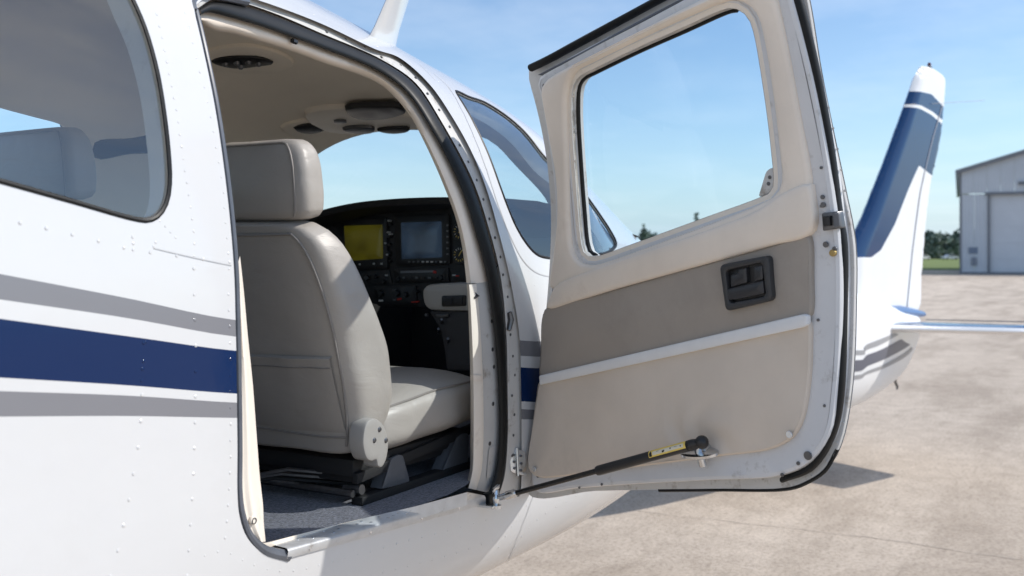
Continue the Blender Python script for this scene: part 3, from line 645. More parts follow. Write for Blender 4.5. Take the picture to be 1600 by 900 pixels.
# windows
rw_px = [(205, -6), (225, 40), (245, 110), (258, 190), (264, 250), (265, 285), (260, 315), (248, 335), (232, 343), (212, 341), (120, 315), (0, 281), (-150, 240), (-330, 205), (-420, 190), (-455, 120), (-430, -60), (-330, -150), (-150, -190), (60, -160), (170, -75)]
rw = uvloop(cat(FU.cast(rw_px), 6, True), .012)
sw_px = [(713, 143), (735, 152), (760, 161), (790, 180), (815, 201), (853, 247), (885, 275), (914, 303), (936, 333), (955, 362), (963, 378), (958, 389), (940, 396), (900, 401), (855, 402), (838, 396), (823, 380), (805, 350), (785, 300), (763, 240), (737, 185)]
sw = uvloop(cat(FU.cast(sw_px), 6, True), .012)
pi = math.pi
def mir(P): Q = P.copy(); Q[:, 1] = pi-Q[:, 1]; return Q[::-1]
wsp = uvloop(rounded([(2.86, R(69)), (2.80, R(100)), (2.74, R(135)), (2.72, R(158)), (2.86, R(172)), (3.25, R(163)), (3.50, R(140)), (3.60, R(110)), (3.62, R(80)), (3.3, R(69))], .09, 5), .04)
prw = mir(rw)
pmw = uvloop(rounded([(1.24, R(180-41)), (1.24, R(180-8)), (1.88, R(180-8)), (1.84, R(180-40))], .07, 5), .02)  # far window, its hidden lower part enlarged to let light into the cabin
# stripes as bounds of z(X): cast through the photo, carried on beyond it
def bound(px):
    P = FU.cast(px); X, T = P[:, 0], P[:, 1]; o = np.argsort(X); X, T = X[o], T[o]
    Z = FU.pts(np.stack([X, T], 1))[:, 2]-CZ; xs = np.arange(-1.45, 4.95, .05)
    q = np.where(xs < X[0], Z[0]+(xs-X[0])*min(.25, max(-.25, (Z[1]-Z[0])/(X[1]-X[0]))), np.where(xs > X[-1], Z[-1]+(xs-X[-1])*(Z[-1]-Z[-2])/(X[-1]-X[-2])*.3, pch(X, Z, np.clip(xs, X[0], X[-1]))))
    w_, zt, zm, zb = FU.par(xs, 0); ang_ = []
    for x, z, W_, a, m_, b_ in zip(xs, q, w_, zt, zm, zb):
        z = min(max(z, b_+.1), a-.06); h = (a-m_) if z >= m_ else (m_-b_); n = NU if z >= m_ else NL; bb = (z-m_)/h; aa = (1-abs(bb)**n)**(1/n); ang_.append(math.atan2(bb, aa))
    return np.stack([xs, ang_], 1)
BD = [bound(p) for p in ([(0, 428), (200, 466), (367, 500), (815, 532), (842, 534)], [(0, 468), (200, 497), (367, 526), (815, 556), (842, 558)], [(0, 498), (220, 528), (367, 548), (815, 574), (842, 576)],
     [(0, 590), (200, 602), (367, 615), (815, 627), (836, 629)], [(0, 611), (200, 618), (367, 629), (815, 639), (834, 641)], [(0, 651), (200, 650), (367, 653), (815, 655), (832, 656)])]
dom = np.array([(-1.5, -pi/2), (5.0, -pi/2), (5.0, 1.5*pi), (-1.5, 1.5*pi)]); dom = uvloop(dom, .08)
bl = [uvline(b, .05) for b in BD]; bl = [b for b in bl]+[np.stack([b[:, 0], pi-b[:, 1]], 1) for b in bl]
HOLES = [hole, rw, sw, wsp, prw, pmw]
uv, T = cdt(dom, HOLES, bl, step=.045, scale=(1, TSC))
cen = uv[T].mean(1); tt = np.where(cen[:, 1] > pi/2, pi-cen[:, 1], cen[:, 1]); bb = [np.interp(cen[:, 0], b[:, 0], b[:, 1]) for b in BD]
I = np.where((tt < bb[0]) & (tt > bb[1]), 1, np.where((tt < bb[2]) & (tt > bb[3]), 2, np.where((tt < bb[4]) & (tt > bb[5]), 1, 0)))
skin = obj('fuselage_skin', FU.pts(uv), T, [M['white'], M['grey'], M['navy']], plane, idx=I, normals=FU.nrm(uv))
# nose and tail closing rings
for X_, sg, nm in ((5.0, 1, 'nose_cap'), (-1.5, -1, 'aft_bulkhead')):
    rails = []
    for k, q in enumerate(np.linspace(0, 1, 7)):
        a = np.linspace(-pi/2, 1.5*pi, 60, False); P = FU.pts(np.stack([np.full(60, X_), a], 1)); c = P.mean(0); s = math.cos(q*pi/2*.999); rails.append(c+(P-c)*s+np.array([sg*.22*math.sin(q*pi/2), 0, 0]))
    obj(nm, *loft(rails, True), M['white'], plane)
# inner liner
ld = uvloop(np.array([(-1.2, R(-48)), (3.62, R(-48)), (3.62, pi+R(48)), (-1.2, pi+R(48))]), .08)
grow = lambda P, d: inset(P*[1, TSC], d)/[1, TSC]
lh = [grow(hole, -.0), rw, sw, wsp, prw, pmw]
lh = [hole]+[grow(q, .0) for q in lh[1:]]
uvl, Tl = cdt(ld, lh, step=.06, scale=(1, TSC))
lc = FU.pts(uvl, -.05)[Tl].mean(1); obj('headliner', FU.pts(uvl, -.05), Tl, [M['liner'], M['hood']], plane, idx=((lc[:, 0] > 1.95) & (lc[:, 2] < CZ+.08+.08*(lc[:, 0]-2.6))).astype(int), normals=-FU.nrm(uvl))  # lower front faces coloured black to stand for the footwell's shade
for nm, q, m_ in (('window_reveal', rw, M['beige2']), ('window_reveal', sw, M['white']), ('window_reveal', wsp, M['white']), ('window_reveal', prw, M['beige2']), ('window_reveal', pmw, M['beige2'])):
    obj(nm, *loft([FU.pts(q, -.002), FU.pts(q, -.05)], True), m_, plane)
a = np.linspace(R(-48), pi+R(48), 50); P = FU.pts(np.stack([np.full(50, -1.2), a], 1), -.05); obj('cabin_bulkhead', np.vstack([P, [[-1.2, YC, CZ-.1]]]), [(i, i+1, 50) for i in range(49)], M['liner'], plane, smooth=False)
# panes with their seals
def pane(nm, q, m_, o=-.004):
    uvp, Tp = cdt(grow(q, .003), step=.03, scale=(1, TSC)); p = obj(nm, FU.pts(uvp, o), Tp, m_, plane, normals=FU.nrm(uvp))
    obj('seal', *tube(FU.pts(grow(q, -.001), -.0005), .0042, 6, closed=True, ref=FU.nrm(q), flat=.7), M['rubber'], p); return p
pane('rear_window', rw, M['rearglass']); pane('cockpit_window', sw, M['sideglass']); pane('windshield', wsp, M['wind']); pane('far_rear_window', prw, M['wind']); pane('far_window', pmw, M['wind'])
# rivets: small domes in rows, one part
rv = MB()
def rcol(c):
    w_, zt, zm, zb = [float(v[0]) for v in FU.par(np.array([c[0]]), 0)]; t = math.atan2((c[2]-CZ-zm)/((zt-zm) if c[2]-CZ >= zm else (zm-zb)), (YC-c[1])/w_); b = [np.interp(c[0], q[:, 0], q[:, 1]) for q in BD]
    return 1 if b[1] < t < b[0] or b[5] < t < b[4] else 2 if b[3] < t < b[2] else 0
def rivets(px, gap, r=.0042, jit=.7):
    P = resamp(cat(np.array(px, float), 8) if len(px) > 2 else np.array(px, float), step=gap)
    uvr = FU.cast(P+rng.normal(0, jit*.5, P.shape)); n = FU.nrm(uvr); Q = FU.pts(uvr, .0)
    for c, k in zip(Q, n): 
        V_, F_ = dome(c-k*.0005, k, r*.82*(.9+.2*rng.random()), r*.34); rv.add(V_, F_, rcol(c))
rivets([(-50, 332), (40, 350), (132, 371), (208, 390), (272, 399), (335, 407), (359, 410)], 42, .0050)
rivets([(245, 22), (262, 100), (277, 180), (288, 260), (298, 322), (303, 370), (303, 400)], 19, .0036)
rivets([(290, 20), (306, 85), (322, 150), (336, 220), (347, 285), (353, 350), (358, 420)], 24, .0038)
rivets([(250, 345), (275, 372)], 14, .0034); rivets([(208, 370), (208, 390)], 17, .0045); rivets([(236, 392), (243, 379)], 13, .004)
rivets([(303, 420), (304, 480), (306, 560), (305, 640), (303, 740), (298, 830), (292, 900)], 40, .0050)
rivets([(357, 460), (360, 540), (360, 620), (360, 730), (356, 800), (352, 840)], 26, .0044)
rivets([(224, 535), (222, 610), (219, 675), (205, 760), (190, 840), (172, 900)], 43, .0052); rivets([(228, 534), (222, 595)], 30, .0045)
rivets([(320, 868), (350, 862), (400, 884), (450, 893), (540, 872), (640, 845), (760, 812)], 21, .0032)
rivets([(560, 905), (640, 884), (720, 862), (790, 838)], 20, .003)
rivets([(686, 128), (700, 142), (723, 180), (752, 250), (775, 320), (800, 385), (823, 420), (850, 432)], 26, .0030)
rivets([(815, 438), (835, 445)], 9, .003); rivets([(820, 540), (820, 650)], 22, .0035); rivets([(470, 14), (540, 45), (590, 72)], 24, .003)
rivets([(780, 855), (815, 800), (835, 775)], 20, .003); rivets([(900, 775), (840, 812), (795, 868)], 18, .003)
rv.obj('rivet', [M['white'], M['grey'], M['navy']], plane, kind='stuff', smooth=True)
# panel joints in the skin
seam_m = mat('skin_joint_grey', (.50, .50, .50), .6)
sm = MB()
def seam(px, wd=.0014):
    uvs = FU.cast(resamp(cat(np.array(px, float), 8), step=8)); P = FU.pts(uvs, .0012); n = FU.nrm(uvs); t = np.gradient(P, axis=0); k = np.cross(t, n); k /= np.linalg.norm(k, axis=1)[:, None]+1e-9; sm.add(*loft([P-k*wd, P+k*wd]))
seam([(678, 115), (700, 135), (725, 178), (755, 250), (780, 325), (800, 375), (818, 408), (838, 426), (866, 434)])
seam([(240, 388), (300, 402), (362, 415)], .0008)
seam([(782, 900), (800, 862), (822, 806), (834, 772)], .0012); seam([(655, 100), (668, 112), (680, 125)], .001)
sm.obj('panel_joint', seam_m, plane, kind='stuff')
# wing root fairing edge low on the left: a thin lap of sheet
lap = [FU.cast(np.array(p, float)) for p in ([(100, 925), (180, 895), (260, 868), (320, 852), (366, 846), (400, 872), (446, 888), (600, 850)],)]
# antenna blade on the roof
ub = FU.cast([(590, 66), (628, 78)]); ab = FU.pts(ub, -.012); ab[:, 1] += .03
top = [at_depth(622, -42, (ab[0]-EYE)@fw), at_depth(650, -40, (ab[1]-EYE)@fw)]
rails = []
for q in (0, .04, .12, .3, .65, 1):
    le_, te_ = ab[0]*(1-q)+top[0]*q, ab[1]*(1-q)+top[1]*q; fl = .05*math.exp(-q*16); d = (te_-le_); dl = np.linalg.norm(d); d = d/dl; le_ = le_-d*fl; te_ = te_+d*fl; c, hl2 = (le_+te_)/2, np.linalg.norm(te_-le_)/2; nn = np.cross(d, UP); nn /= np.linalg.norm(nn)
    rails.append(np.array([c+d*hl2*math.cos(a)+nn*(.013+fl*.6)*math.sin(a) for a in np.linspace(0, 2*pi, 20, False)]))
V, Fc = loft(rails, True); Fc.append(tuple(5*20+k for k in range(20))); obj('antenna', V, Fc, M['white'], plane)

# ------------------------------------------------------------------ door frame: flange, seals, trims
NR = 110
def rail(px, o): return resamp(cat(FU.pts(FU.cast(px, o), -o), 8), NR)
r0, r0b, r1, r1b = rail(R0, 0.0), rail(R0, .010), rail(R1, .014), rail(R1, .030)
fl_ = obj('door_flange', *loft([r0, r0b, rail([(a*.5+c*.5, b*.5+d*.5) for (a, b), (c, d) in zip(R0, R1)], .011), r1, r1b]), M['flange'], plane)
sc_ = MB()
def screws(rail_px, o, m_, gap, r, lo=0, hi=1):
    P = resamp(cat(np.array(rail_px, float), 8), step=gap); P = P[int(lo*len(P)):int(hi*len(P))]; uvs = FU.cast(P+rng.normal(0, 1, P.shape), o); n = FU.nrm(uvs); Q = FU.pts(uvs, -o)
    for c, k in zip(Q, n): screw(m_, c, k, r)
mid = [(a*.45+c*.55, b*.45+d*.55) for (a, b), (c, d) in zip(R0, R1)]
screws(mid, .0115, sc_, 31, .0038, .22, .97); sc_.obj('screw', M['gunmetal'], fl_, kind='stuff', merge=False)
rs = [(a*.5+c*.5, b*.5+d*.5) for (a, b), (c, d) in zip(R1, R2)]
cs = rail(rs, .018); ca, cb = rail(R1, .018), rail(R2, .022); n_ = np.cross(np.gradient(cs, axis=0), ca-cb); n_ /= np.linalg.norm(n_, axis=1)[:, None]
if (n_*(EYE-cs)).sum() < 0: n_ = -n_
hw = np.linalg.norm(ca-cb, axis=1)[:, None]/2; wv = (ca-cb)/(2*hw); sp = []
for a in np.linspace(-.25*pi, 1.25*pi, 13): sp.append(cs-wv*hw*.18+wv*hw*.80*math.cos(a)+n_*np.minimum(hw, .011)*math.sin(a)*.7)
obj('door_seal', *loft(sp), M['rubber'], plane)
# left edge seal and its corner
ls = FU.pts(FU.cast([(x+2.5 if i < 11 else x+3, y-(0 if i < 11 else 3)) for i, (x, y) in enumerate(left)], .006), -.006); lsd = resamp(cat(ls, 8), 90)
rad = np.interp(np.linspace(0, 1, 90), [0, .55, .8, .9, 1], [.0055, .0062, .0065, .009, .0115]); obj('edge_seal', *tube(lsd, rad, 10, ref=FU.nrm(resamp(cat(FU.cast(left), 8), 90))), M['steelseal'], plane)
tl = cat(FU.pts(FU.cast([(303, 16), (301, 4), (307, -4), (322, -8), (345, -6), (385, 2)], .004), -.004), 8); obj('edge_seal', *tube(tl, np.linspace(.006, .0095, len(tl)), 8), M['steelseal'], plane)
# beige moulding round the top and front of the opening
m2, m4 = rail(R2, .034), rail(R4, .060); m3 = rail([(a*.5+c*.5, b*.5+d*.5) for (a, b), (c, d) in zip(R2, R4)], .036); cut = 76
deep = m4+(m2-m4)*.9-FU.nrm(resamp(cat(FU.cast(R4), 8), NR))*.03
obj('door_moulding', *loft([rail(R1, .034)[:cut], m2[:cut], rail([(a*.75+c*.25, b*.75+d*.25) for (a, b), (c, d) in zip(R2, R4)], .033)[:cut], m3[:cut], rail([(a*.2+c*.8, b*.2+d*.8) for (a, b), (c, d) in zip(R2, R4)], .045)[:cut], m4[:cut], deep[:cut]]), M['beige'], plane, angle=60)
# front post lower part: white metal inner flange and a beige vinyl boot
fi = [(a*.45+c*.55, b*.45+d*.55) for (a, b), (c, d) in zip(R2, R4)]
inf = obj('post_flange', *loft([rail(R1, .030)[cut-1:], rail(R2, .034)[cut-1:], rail(fi, .037)[cut-1:], rail(fi, .06)[cut-1:]]), M['flange'], plane)
s2 = MB()
for p in ((768, 502), (769, 546), (771, 573), (770, 631), (765, 693), (771, 732), (766, 720)): 
    u_ = FU.cast([p], .0355); screw(s2, FU.pts(u_, -.0355)[0], FU.nrm(u_)[0], .0055)
s2.obj('screw', M['gunmetal'], inf, kind='stuff', merge=False)
pad = obj('gusset_plate', *(lambda P: (FU.pts(P, -.033), [tuple(range(len(P)))]))(rounded(FU.cast([(764, 700), (778, 694), (778, 742), (760, 748)], .033), .01)), M['flange'], inf)
boot = loft([rail(fi, .030)[cut-1:], rail([(a*.7+c*.3, b*.7+d*.3) for (a, b), (c, d) in zip(fi, R4)], .026)[cut-1:], rail([(a*.25+c*.75, b*.25+d*.75) for (a, b), (c, d) in zip(fi, R4)], .030)[cut-1:], rail(R4, .046)[cut-1:], deep[cut-1:]])
obj('post_boot', *boot, M['beige2'], plane, angle=60)
obj('boot_cuff', *loft([rail(fi, .027)[90:92], rail([(a*.7+c*.3, b*.7+d*.3) for (a, b), (c, d) in zip(fi, R4)], .023)[90:92], rail([(a*.25+c*.75, b*.25+d*.75) for (a, b), (c, d) in zip(fi, R4)], .027)[90:92], rail(R4, .044)[90:92]]), M['beige'], plane)
# latch keeper and wire on the post
q = FU.cast([(795, 488), (797, 500), (794, 516)], .010); obj('latch_keeper', *tube(FU.pts(q, -.008), [.007, .009, .006], 8), M['gunmetal'], plane)
q = FU.cast([(739, 466), (745, 462), (741, 458)], .03); obj('torn_clip', *tube(FU.pts(q, -.028), [.004, .006, .003], 6), M['gunmetal'], plane)
q = FU.cast([(455, 66), (461, 68)], .03); obj('trim_clip', *tube(FU.pts(q, -.026), .006, 6), M['blackp'], plane)
# left jamb: vinyl curtain with snap
LA = [(368, 425), (371, 470), (373, 530), (374, 600), (375, 680), (375, 760), (380, 800), (388, 826), (404, 848)]
LB = [(375, 400), (381, 455), (387, 522), (395, 600), (401, 680), (406, 745), (411, 790), (412, 815), (415, 846)]
la, lb = rail(LA, .028), rail(LB, .055); rr_ = []
for i, f in enumerate(np.linspace(0, 1, 9)):
    o_ = .028+.027*f-.010*math.sin(f*pi)+.004*math.sin(f*9); P = rail([(a*(1-f)+c*f, b*(1-f)+d*f) for (a, b), (c, d) in zip(LA, LB)], o_); rr_.append(P)
rr_.append(rail(LB, .09))
obj('jamb_curtain', *loft(rr_), M['beige2'], plane, angle=70)
u_ = FU.cast([(394, 812)], .03); sn = obj('snap_fastener', *disc(FU.pts(u_, -.030)[0], FU.nrm(u_)[0], .0085, .005, 16), M['beige2'], plane)
V, Fc = tube([FU.pts(u_, -.0245)[0]+.0052*(math.cos(a)*np.array([1, 0, 0])+math.sin(a)*np.array([0, 0, 1.])) for a in np.linspace(0, 2*pi, 14, False)], .0011, 5, closed=True); obj('snap_ring', V, Fc, M['gunmetal'], sn)
# sill plate
FLZ = CZ-.575; FP = Plane((0, 0, FLZ), (1, 0, 0), (0, 1, 0))
so_t = FU.pts(FU.cast([(446, 857), (520, 837), (600, 815), (680, 794), (755, 774)]), .006); so_b = FU.pts(FU.cast([(446, 871), (520, 851), (600, 829), (680, 807), (757, 786)]), .004)
si = np.array([FP.p3(x, y, .006) for x, y in ((414, 848), (500, 827), (580, 807), (650, 791), (730, 769))])
so_t, so_b, si = [resamp(x, 24) for x in (so_t, so_b, si)]
lip = so_t*.95+si*.05; lip[:, 2] += .003
sill_ = obj('sill_plate', *loft([so_b-[0, -.03, .0], so_b, so_t*.85+so_b*.15+[0, -.0015, 0], so_t, lip, si, si-[0, 0, .03]]), M['alu'], plane, angle=55)
s3 = MB()
for f in np.linspace(.04, .96, 15):
    i = int(f*23); n = np.cross(so_t[5]-so_t[2], si[2]-so_t[2]); n /= np.linalg.norm(n); n *= np.sign(n[2])
    for g in ((.3, .7) if i % 2 else (.5,)): screw(s3, lip[i]*(1-g)+si[i]*g, n, .0035)
for f in (.1, .38, .62, .86):
    i = int(f*23); screw(s3, so_t[i]*.5+so_b[i]*.5, np.array([0, -1, .1]), .004)
s3.obj('screw', M['chrome'], sill_, kind='stuff', merge=False)
# floor
obj('carpet', *(lambda u: (FP.pts(u[0]), u[1]))(cdt(uvloop(np.array([(.2, 1.318), (2.06, 1.318), (2.12, 1.36), (3.3, 1.40), (3.3, 2.63), (.2, 2.63)]), .1), step=.1)), M['carpet'], plane)
a = np.linspace(-pi/2, 1.5*pi, 60, False); P = FU.pts(np.stack([np.full(60, 3.55), a], 1), -.03); obj('firewall', P, [tuple(range(60))], M['dark'], plane, smooth=False)
# headliner furniture
class LinerS:
    def __init__(s, o): s.o = o
    def pts(s, uv, off=0): return FU.pts(np.asarray(uv)/[1, TSC], -(s.o+np.asarray(off)))
    def hit(s, px, py, off=0):
        # the far (inner) crossing of the ray with the shrunken skin
        r = ray(px, py); t = np.linspace(1.0, 5, 1200); P = r[None]*t[:, None]; w_, zt, zm, zb = FU.par(np.clip(P[:, 0], -1.5, 5), s.o+off); up = P[:, 2] >= zm; n = np.where(up, NU, NL); h = np.where(up, zt-zm, zm-zb)
        g = (np.abs(YC-P[:, 1])/w_)**n+(np.abs(P[:, 2]-zm)/h)**n-1; k = np.where((g[:-1] <= 0) & (g[1:] > 0))[0]; i = k[0] if len(k) else np.argmin(g); q = P[i]; w_, zt, zm, zb = [float(v[0]) for v in FU.par(np.array([q[0]]), s.o+off)]
        return np.array([q[0], math.atan2((q[2]-zm)/((zt-zm) if q[2] >= zm else (zm-zb)), (YC-q[1])/w_)*TSC])
    def cast(s, pts, off=0): return np.array([s.hit(x, y, off) for x, y in pts])
LS = LinerS(.05)
def lplate(nm, px, o1, m_, parent, o0=0.0, bev=.004, closed=True, step=.05):
    q = LS.cast(px, o1); q = resamp(cat(q, 6, True), step=.02, closed=True); return obj(nm, *plate(LS, q, o0, o1, bev, step=step), m_, parent)
lplate('dark_wall_band', [(150, 226), (205, 219), (275, 212), (275, 236), (205, 242), (150, 248)], .008, M['dark'], plane, bev=.003)  # dark band laid on the far liner
c1 = lplate('vent_surround', [(310, 92), (345, 78), (400, 76), (450, 92), (458, 106), (420, 116), (350, 114)], .012, M['liner'], plane, bev=.008)
v1 = lplate('overhead_vent', [(331, 99), (350, 93), (384, 91), (410, 93), (428, 101), (400, 106), (372, 109), (350, 106)], .02, M['blackp'], c1)
for (x, y) in ((352, 100), (370, 98), (388, 97), (404, 100), (376, 104)):
    q = LS.hit(x, y, .02); p = LS.pts([q], .02)[0]; obj('vent_knob', *dome(p, np.array([0, -.25, -1.]), .011, .01, 10), M['gunmetal'], c1)
c2 = lplate('overhead_console', [(478, 182), (520, 172), (600, 178), (648, 186), (652, 200), (600, 207), (540, 211), (500, 204)], .02, M['beige2'], plane, bev=.008)
lplate('overhead_vent', [(540, 174), (556, 169), (590, 168), (622, 169), (634, 176), (612, 185), (580, 189), (556, 186)], .034, M['blackp'], c2, .015)
c3 = lplate('vent_surround', [(440, 202), (470, 191), (508, 192), (532, 203), (505, 214), (465, 216)], .012, M['liner'], plane, bev=.008)
lplate('overhead_vent', [(460, 202), (474, 197), (490, 196), (508, 204), (492, 210), (472, 209)], .02, M['blackp'], c3)
lplate('console_light', [(536, 204), (560, 200), (585, 202), (582, 209), (556, 211)], .032, M['gunmetal'], c2, .015)
lplate('console_light', [(590, 206), (615, 202), (640, 203), (636, 208), (610, 210)], .032, M['blackp'], c2, .015)
lplate('console_switch', [(522, 190), (540, 189), (542, 193), (524, 194)], .026, M['gunmetal'], c2, .015, .002)
# ------------------------------------------------------------------ seats
def sect(c, e1, e2, a, b, n, k=40):
    out = []
    for i in range(k):
        t = 2*pi*i/k; c_, s_ = math.cos(t), math.sin(t); r_ = (abs(c_)**n+abs(s_)**n)**(-1/n); out.append(c+e1*a*r_*c_+e2*b*r_*s_)
    return np.array(out)
def blob(nm, secs, m_, parent, k=40, wob=0, **kw):
    """loft of superellipse sections, ends domed by the sections themselves"""
    rails = [sect(*s, k=k) for s in secs]; V, Fc = loft(rails, True); b = len(V); n = len(rails)
    V = np.vstack([V, rails[0].mean(0), rails[-1].mean(0)]); Fc += [(j, (j+1) % k, b) for j in range(k)]+[((n-1)*k+j, (n-1)*k+(j+1) % k, b+1) for j in range(k)]
    if wob:
        c = V.mean(0); ph = rng.random(6)*6; d = wob*(np.sin(V[:, 0]*31+V[:, 2]*17+ph[0])+np.sin(V[:, 1]*27-V[:, 2]*23+ph[1])+.8*np.sin(V[:, 2]*41+V[:, 0]*19+ph[2])); g = V-c; g /= np.linalg.norm(g, axis=1)[:, None]+1e-9; V = V+g*d[:, None]
    return obj(nm, V, Fc, m_, parent, angle=None, **kw)
def make_seat(dx, dy, dz, full=True):
    Y0 = 1.645+dy; bot = np.array([1.753+dx, Y0, CZ-.452+dz]); e = np.array([-.262, 0, .965]); e /= np.linalg.norm(e); tx = np.array([e[2], 0, -e[0]]); ey = np.array([0, 1., 0]); Ls = .535
    H = np.array([0, .012, .04, .10, .2, .35, .5, .65, .78, .87, .93, .97, .99, 1.0]); Aa = np.array([.205, .228, .236, .243, .25, .254, .254, .249, .238, .224, .205, .18, .155, .11]); Bb = np.array([.045, .062, .072, .082, .09, .091, .084, .074, .063, .054, .046, .038, .030, .017])
    hs = np.unique(np.r_[H, np.linspace(0, 1, 30)]); sec = lambda h: (bot+e*Ls*h+tx*(.092 if h > .4 else .092)-tx*(.092-pch(H, Bb, h))*1.0, ey, tx, float(pch(H, Aa, h)), float(pch(H, Bb, h)), 4.6)
    seat = obj('front_seat', *box((1.98+dx, Y0, CZ-.508+dz), (.19, 0, 0), (0, .19, 0), (0, 0, .018), .006), M['dark'], plane, label='grey leather front seat' if full else 'far grey leather seat behind the rear window')
    bk = blob('backrest', [sec(h) for h in hs], M['leather'], seat, 56, .0016 if full else 0)
    def onb(h, lat, side=-1, off=.0):
        c, _, _, a, b, n = sec(h); q = b*(max(0, 1-min(1, abs(lat)/a)**n))**(1/n); return c+ey*lat+tx*side*(q+off)
    hh = np.linspace(.03, .955, 40)
    for s_ in (-1, 1): obj('piping', *tube([onb(h, s_*(float(pch(H, Aa, h))-.034), -1, .0015) for h in hh], .0030, 6), M['thread'], seat)
    obj('piping', *tube([onb(.955, l, -1, .001) for l in np.linspace(-.155, .155, 16)], .0030, 6), M['thread'], seat)
    obj('piping', *tube([onb(.075+.006*math.sin(l*9), l, -1, .001) for l in np.linspace(-.212, .212, 18)], .0028, 6), M['thread'], seat)
    # headrest
    hb = bot+e*Ls*1.012-tx*.0; he = np.array([-.09, 0, 1.]); he /= np.linalg.norm(he); ht = np.array([he[2], 0, -he[0]])
    HH = np.array([0, .03, .12, .35, .6, .8, .92, .98, 1.]); HA = np.array([.165, .186, .198, .202, .200, .192, .178, .16, .13]); HB = np.array([.026, .039, .047, .050, .048, .043, .036, .027, .015])
    hsec = lambda h: (hb+he*.177*h+ht*(.050), ey, ht, float(pch(HH, HA, h)), float(pch(HH, HB, h)), 4.4)
    hd = blob('headrest', [hsec(h) for h in np.unique(np.r_[HH, np.linspace(0, 1, 22)])], M['leather'], seat, 56, .0012 if full else 0)
    def onh(h, lat, off=0):
        c, _, _, a, b, n = hsec(h); q = b*(max(0, 1-min(1, abs(lat)/a)**n))**(1/n); return c+ey*lat-ht*(q+off)
    P = [onh(h, -(float(pch(HH, HA, h))-.026), .001) for h in np.linspace(.05, .93, 20)]+[onh(.95, l, .001) for l in np.linspace(-.14, .14, 14)]+[onh(h, (float(pch(HH, HA, h))-.026), .001) for h in np.linspace(.93, .05, 20)]
    obj('piping', *tube(P, .0026, 6), M['thread'], seat)
    for s_ in (-1, 1): obj('headrest_post', *tube([hb-e*.05+ht*.06+ey*s_*.07, hb+e*.03+ht*.06+ey*s_*.07], .007, 8), M['blackp'], seat)
    obj('headrest_guide', *box(hb+ht*.055-e*.012, ht*.03, ey*.10, e*.006, .003), M['blackp'], seat)
    # cushion, from the back towards the nose, rising
    XQ = np.array([1.80, 1.82, 1.86, 1.95, 2.10, 2.22, 2.30, 2.335, 2.35])+dx; QA = np.array([.17, .215, .235, .245, .25, .248, .24, .22, .16]); QT = np.array([-.365, -.325, -.298, -.283, -.268, -.268, -.285, -.315, -.36])-.045; QB = np.array([-.40, -.425, -.438, -.438, -.43, -.425, -.418, -.408, -.385])-.040
    xs = np.unique(np.r_[XQ, np.linspace(XQ[0], XQ[-1], 30)]); cu = blob('seat_cushion', [(np.array([x, Y0, CZ+dz+float(pch(XQ, QT, x)+pch(XQ, QB, x))/2]), ey, UP, float(pch(XQ, QA, x)), float(pch(XQ, QT, x)-pch(XQ, QB, x))/2, 3.6) for x in xs], M['leather'], seat, 48, .0016 if full else 0)
    def onc(x, lat, s=1):
        a, t_, b_ = float(pch(XQ, QA, x)), float(pch(XQ, QT, x)), float(pch(XQ, QB, x)); q = (t_-b_)/2*(max(0, 1-min(1, abs(lat)/a)**3.6))**(1/3.6); return np.array([x, Y0+lat, CZ+dz+(t_+b_)/2+s*q+.001])
    for s_ in (-1, 1): obj('piping', *tube([onc(x, s_*(float(pch(XQ, QA, x))-.016)) for x in np.linspace(1.83, 2.33, 26)+dx], .0028, 6), M['thread'], seat)
    if full:
        # map pocket on the back with a gathered top hem
        us = np.linspace(-.207, .207, 26); rails = [np.array([onb(.09+.003*math.sin(l*30), l, -1, .001) for l in us]), np.array([onb(.12, l, -1, .006) for l in us]), np.array([onb(.28, l, -1, .008+.003*math.cos(l*5)) for l in us]), np.array([onb(.385-.030*(l+.1)*1, l, -1, .010+.002*math.sin(l*55)) for l in us]), np.array([onb(.425-.030*(l+.1), l, -1, .011+.0015*math.sin(l*48)) for l in us]), np.array([onb(.43-.030*(l+.1), l, -1, .001) for l in us])]
        pk = obj('map_pocket', *loft(rails), M['leather'], seat, angle=60); obj('piping', *tube(rails[3]-tx*.0006, .0016, 5), M['thread'], seat)
        # recline cover
        YS = Plane((0, Y0-.262, 0), (1, 0, 0), (0, 0, 1)); cp = [(570, 672), (574, 660), (582, 654), (594, 657), (604, 672), (608, 692), (606, 712), (603, 722), (597, 731), (591, 728), (589, 719), (582, 721), (575, 718), (570, 706), (568, 690)]
        q = resamp(cat(YS.cast(cp), 5, True), step=.006, closed=True); rc = obj('recline_cover', *plate(YS, q, -.04, 0, .006, step=.02), M['coverp'], seat)
        b_ = MB()
        for p in ((593, 671), (585, 688), (603, 688)): b_.add(*dome(YS.p3(*p), YS.n, .0065, .004, 10))
        b_.obj('screw', M['gunmetal'], rc, kind='stuff', merge=False)
        # feet and rails
        for cp in ([(597, 764), (612, 716), (624, 710), (630, 712), (641, 752), (634, 756)], [(691, 737), (714, 684), (722, 678), (731, 677), (733, 682), (731, 729), (720, 731)]):
            p = Plane((0, Y0-.215, 0), (1, 0, 0), (0, 0, 1)); q = rounded(p.cast(cp), .006, 3); obj('seat_foot', *plate(p, q, -.006, 0, .0015, step=.03), M['steelgrey'], seat)
            q2 = q[:2]; 
            obj('foot_flange', *loft([p.pts(p.cast(cp[:2])), p.pts(p.cast(cp[:2]), -.035)]), M['steelgrey'], seat)
        for s_ in (-.215, .215): obj('seat_rail', *box((2.10, Y0+s_+.012, FLZ+.010), (.31, 0, 0), (0, .016, 0), (0, 0, .010), .003), M['dark'], seat)
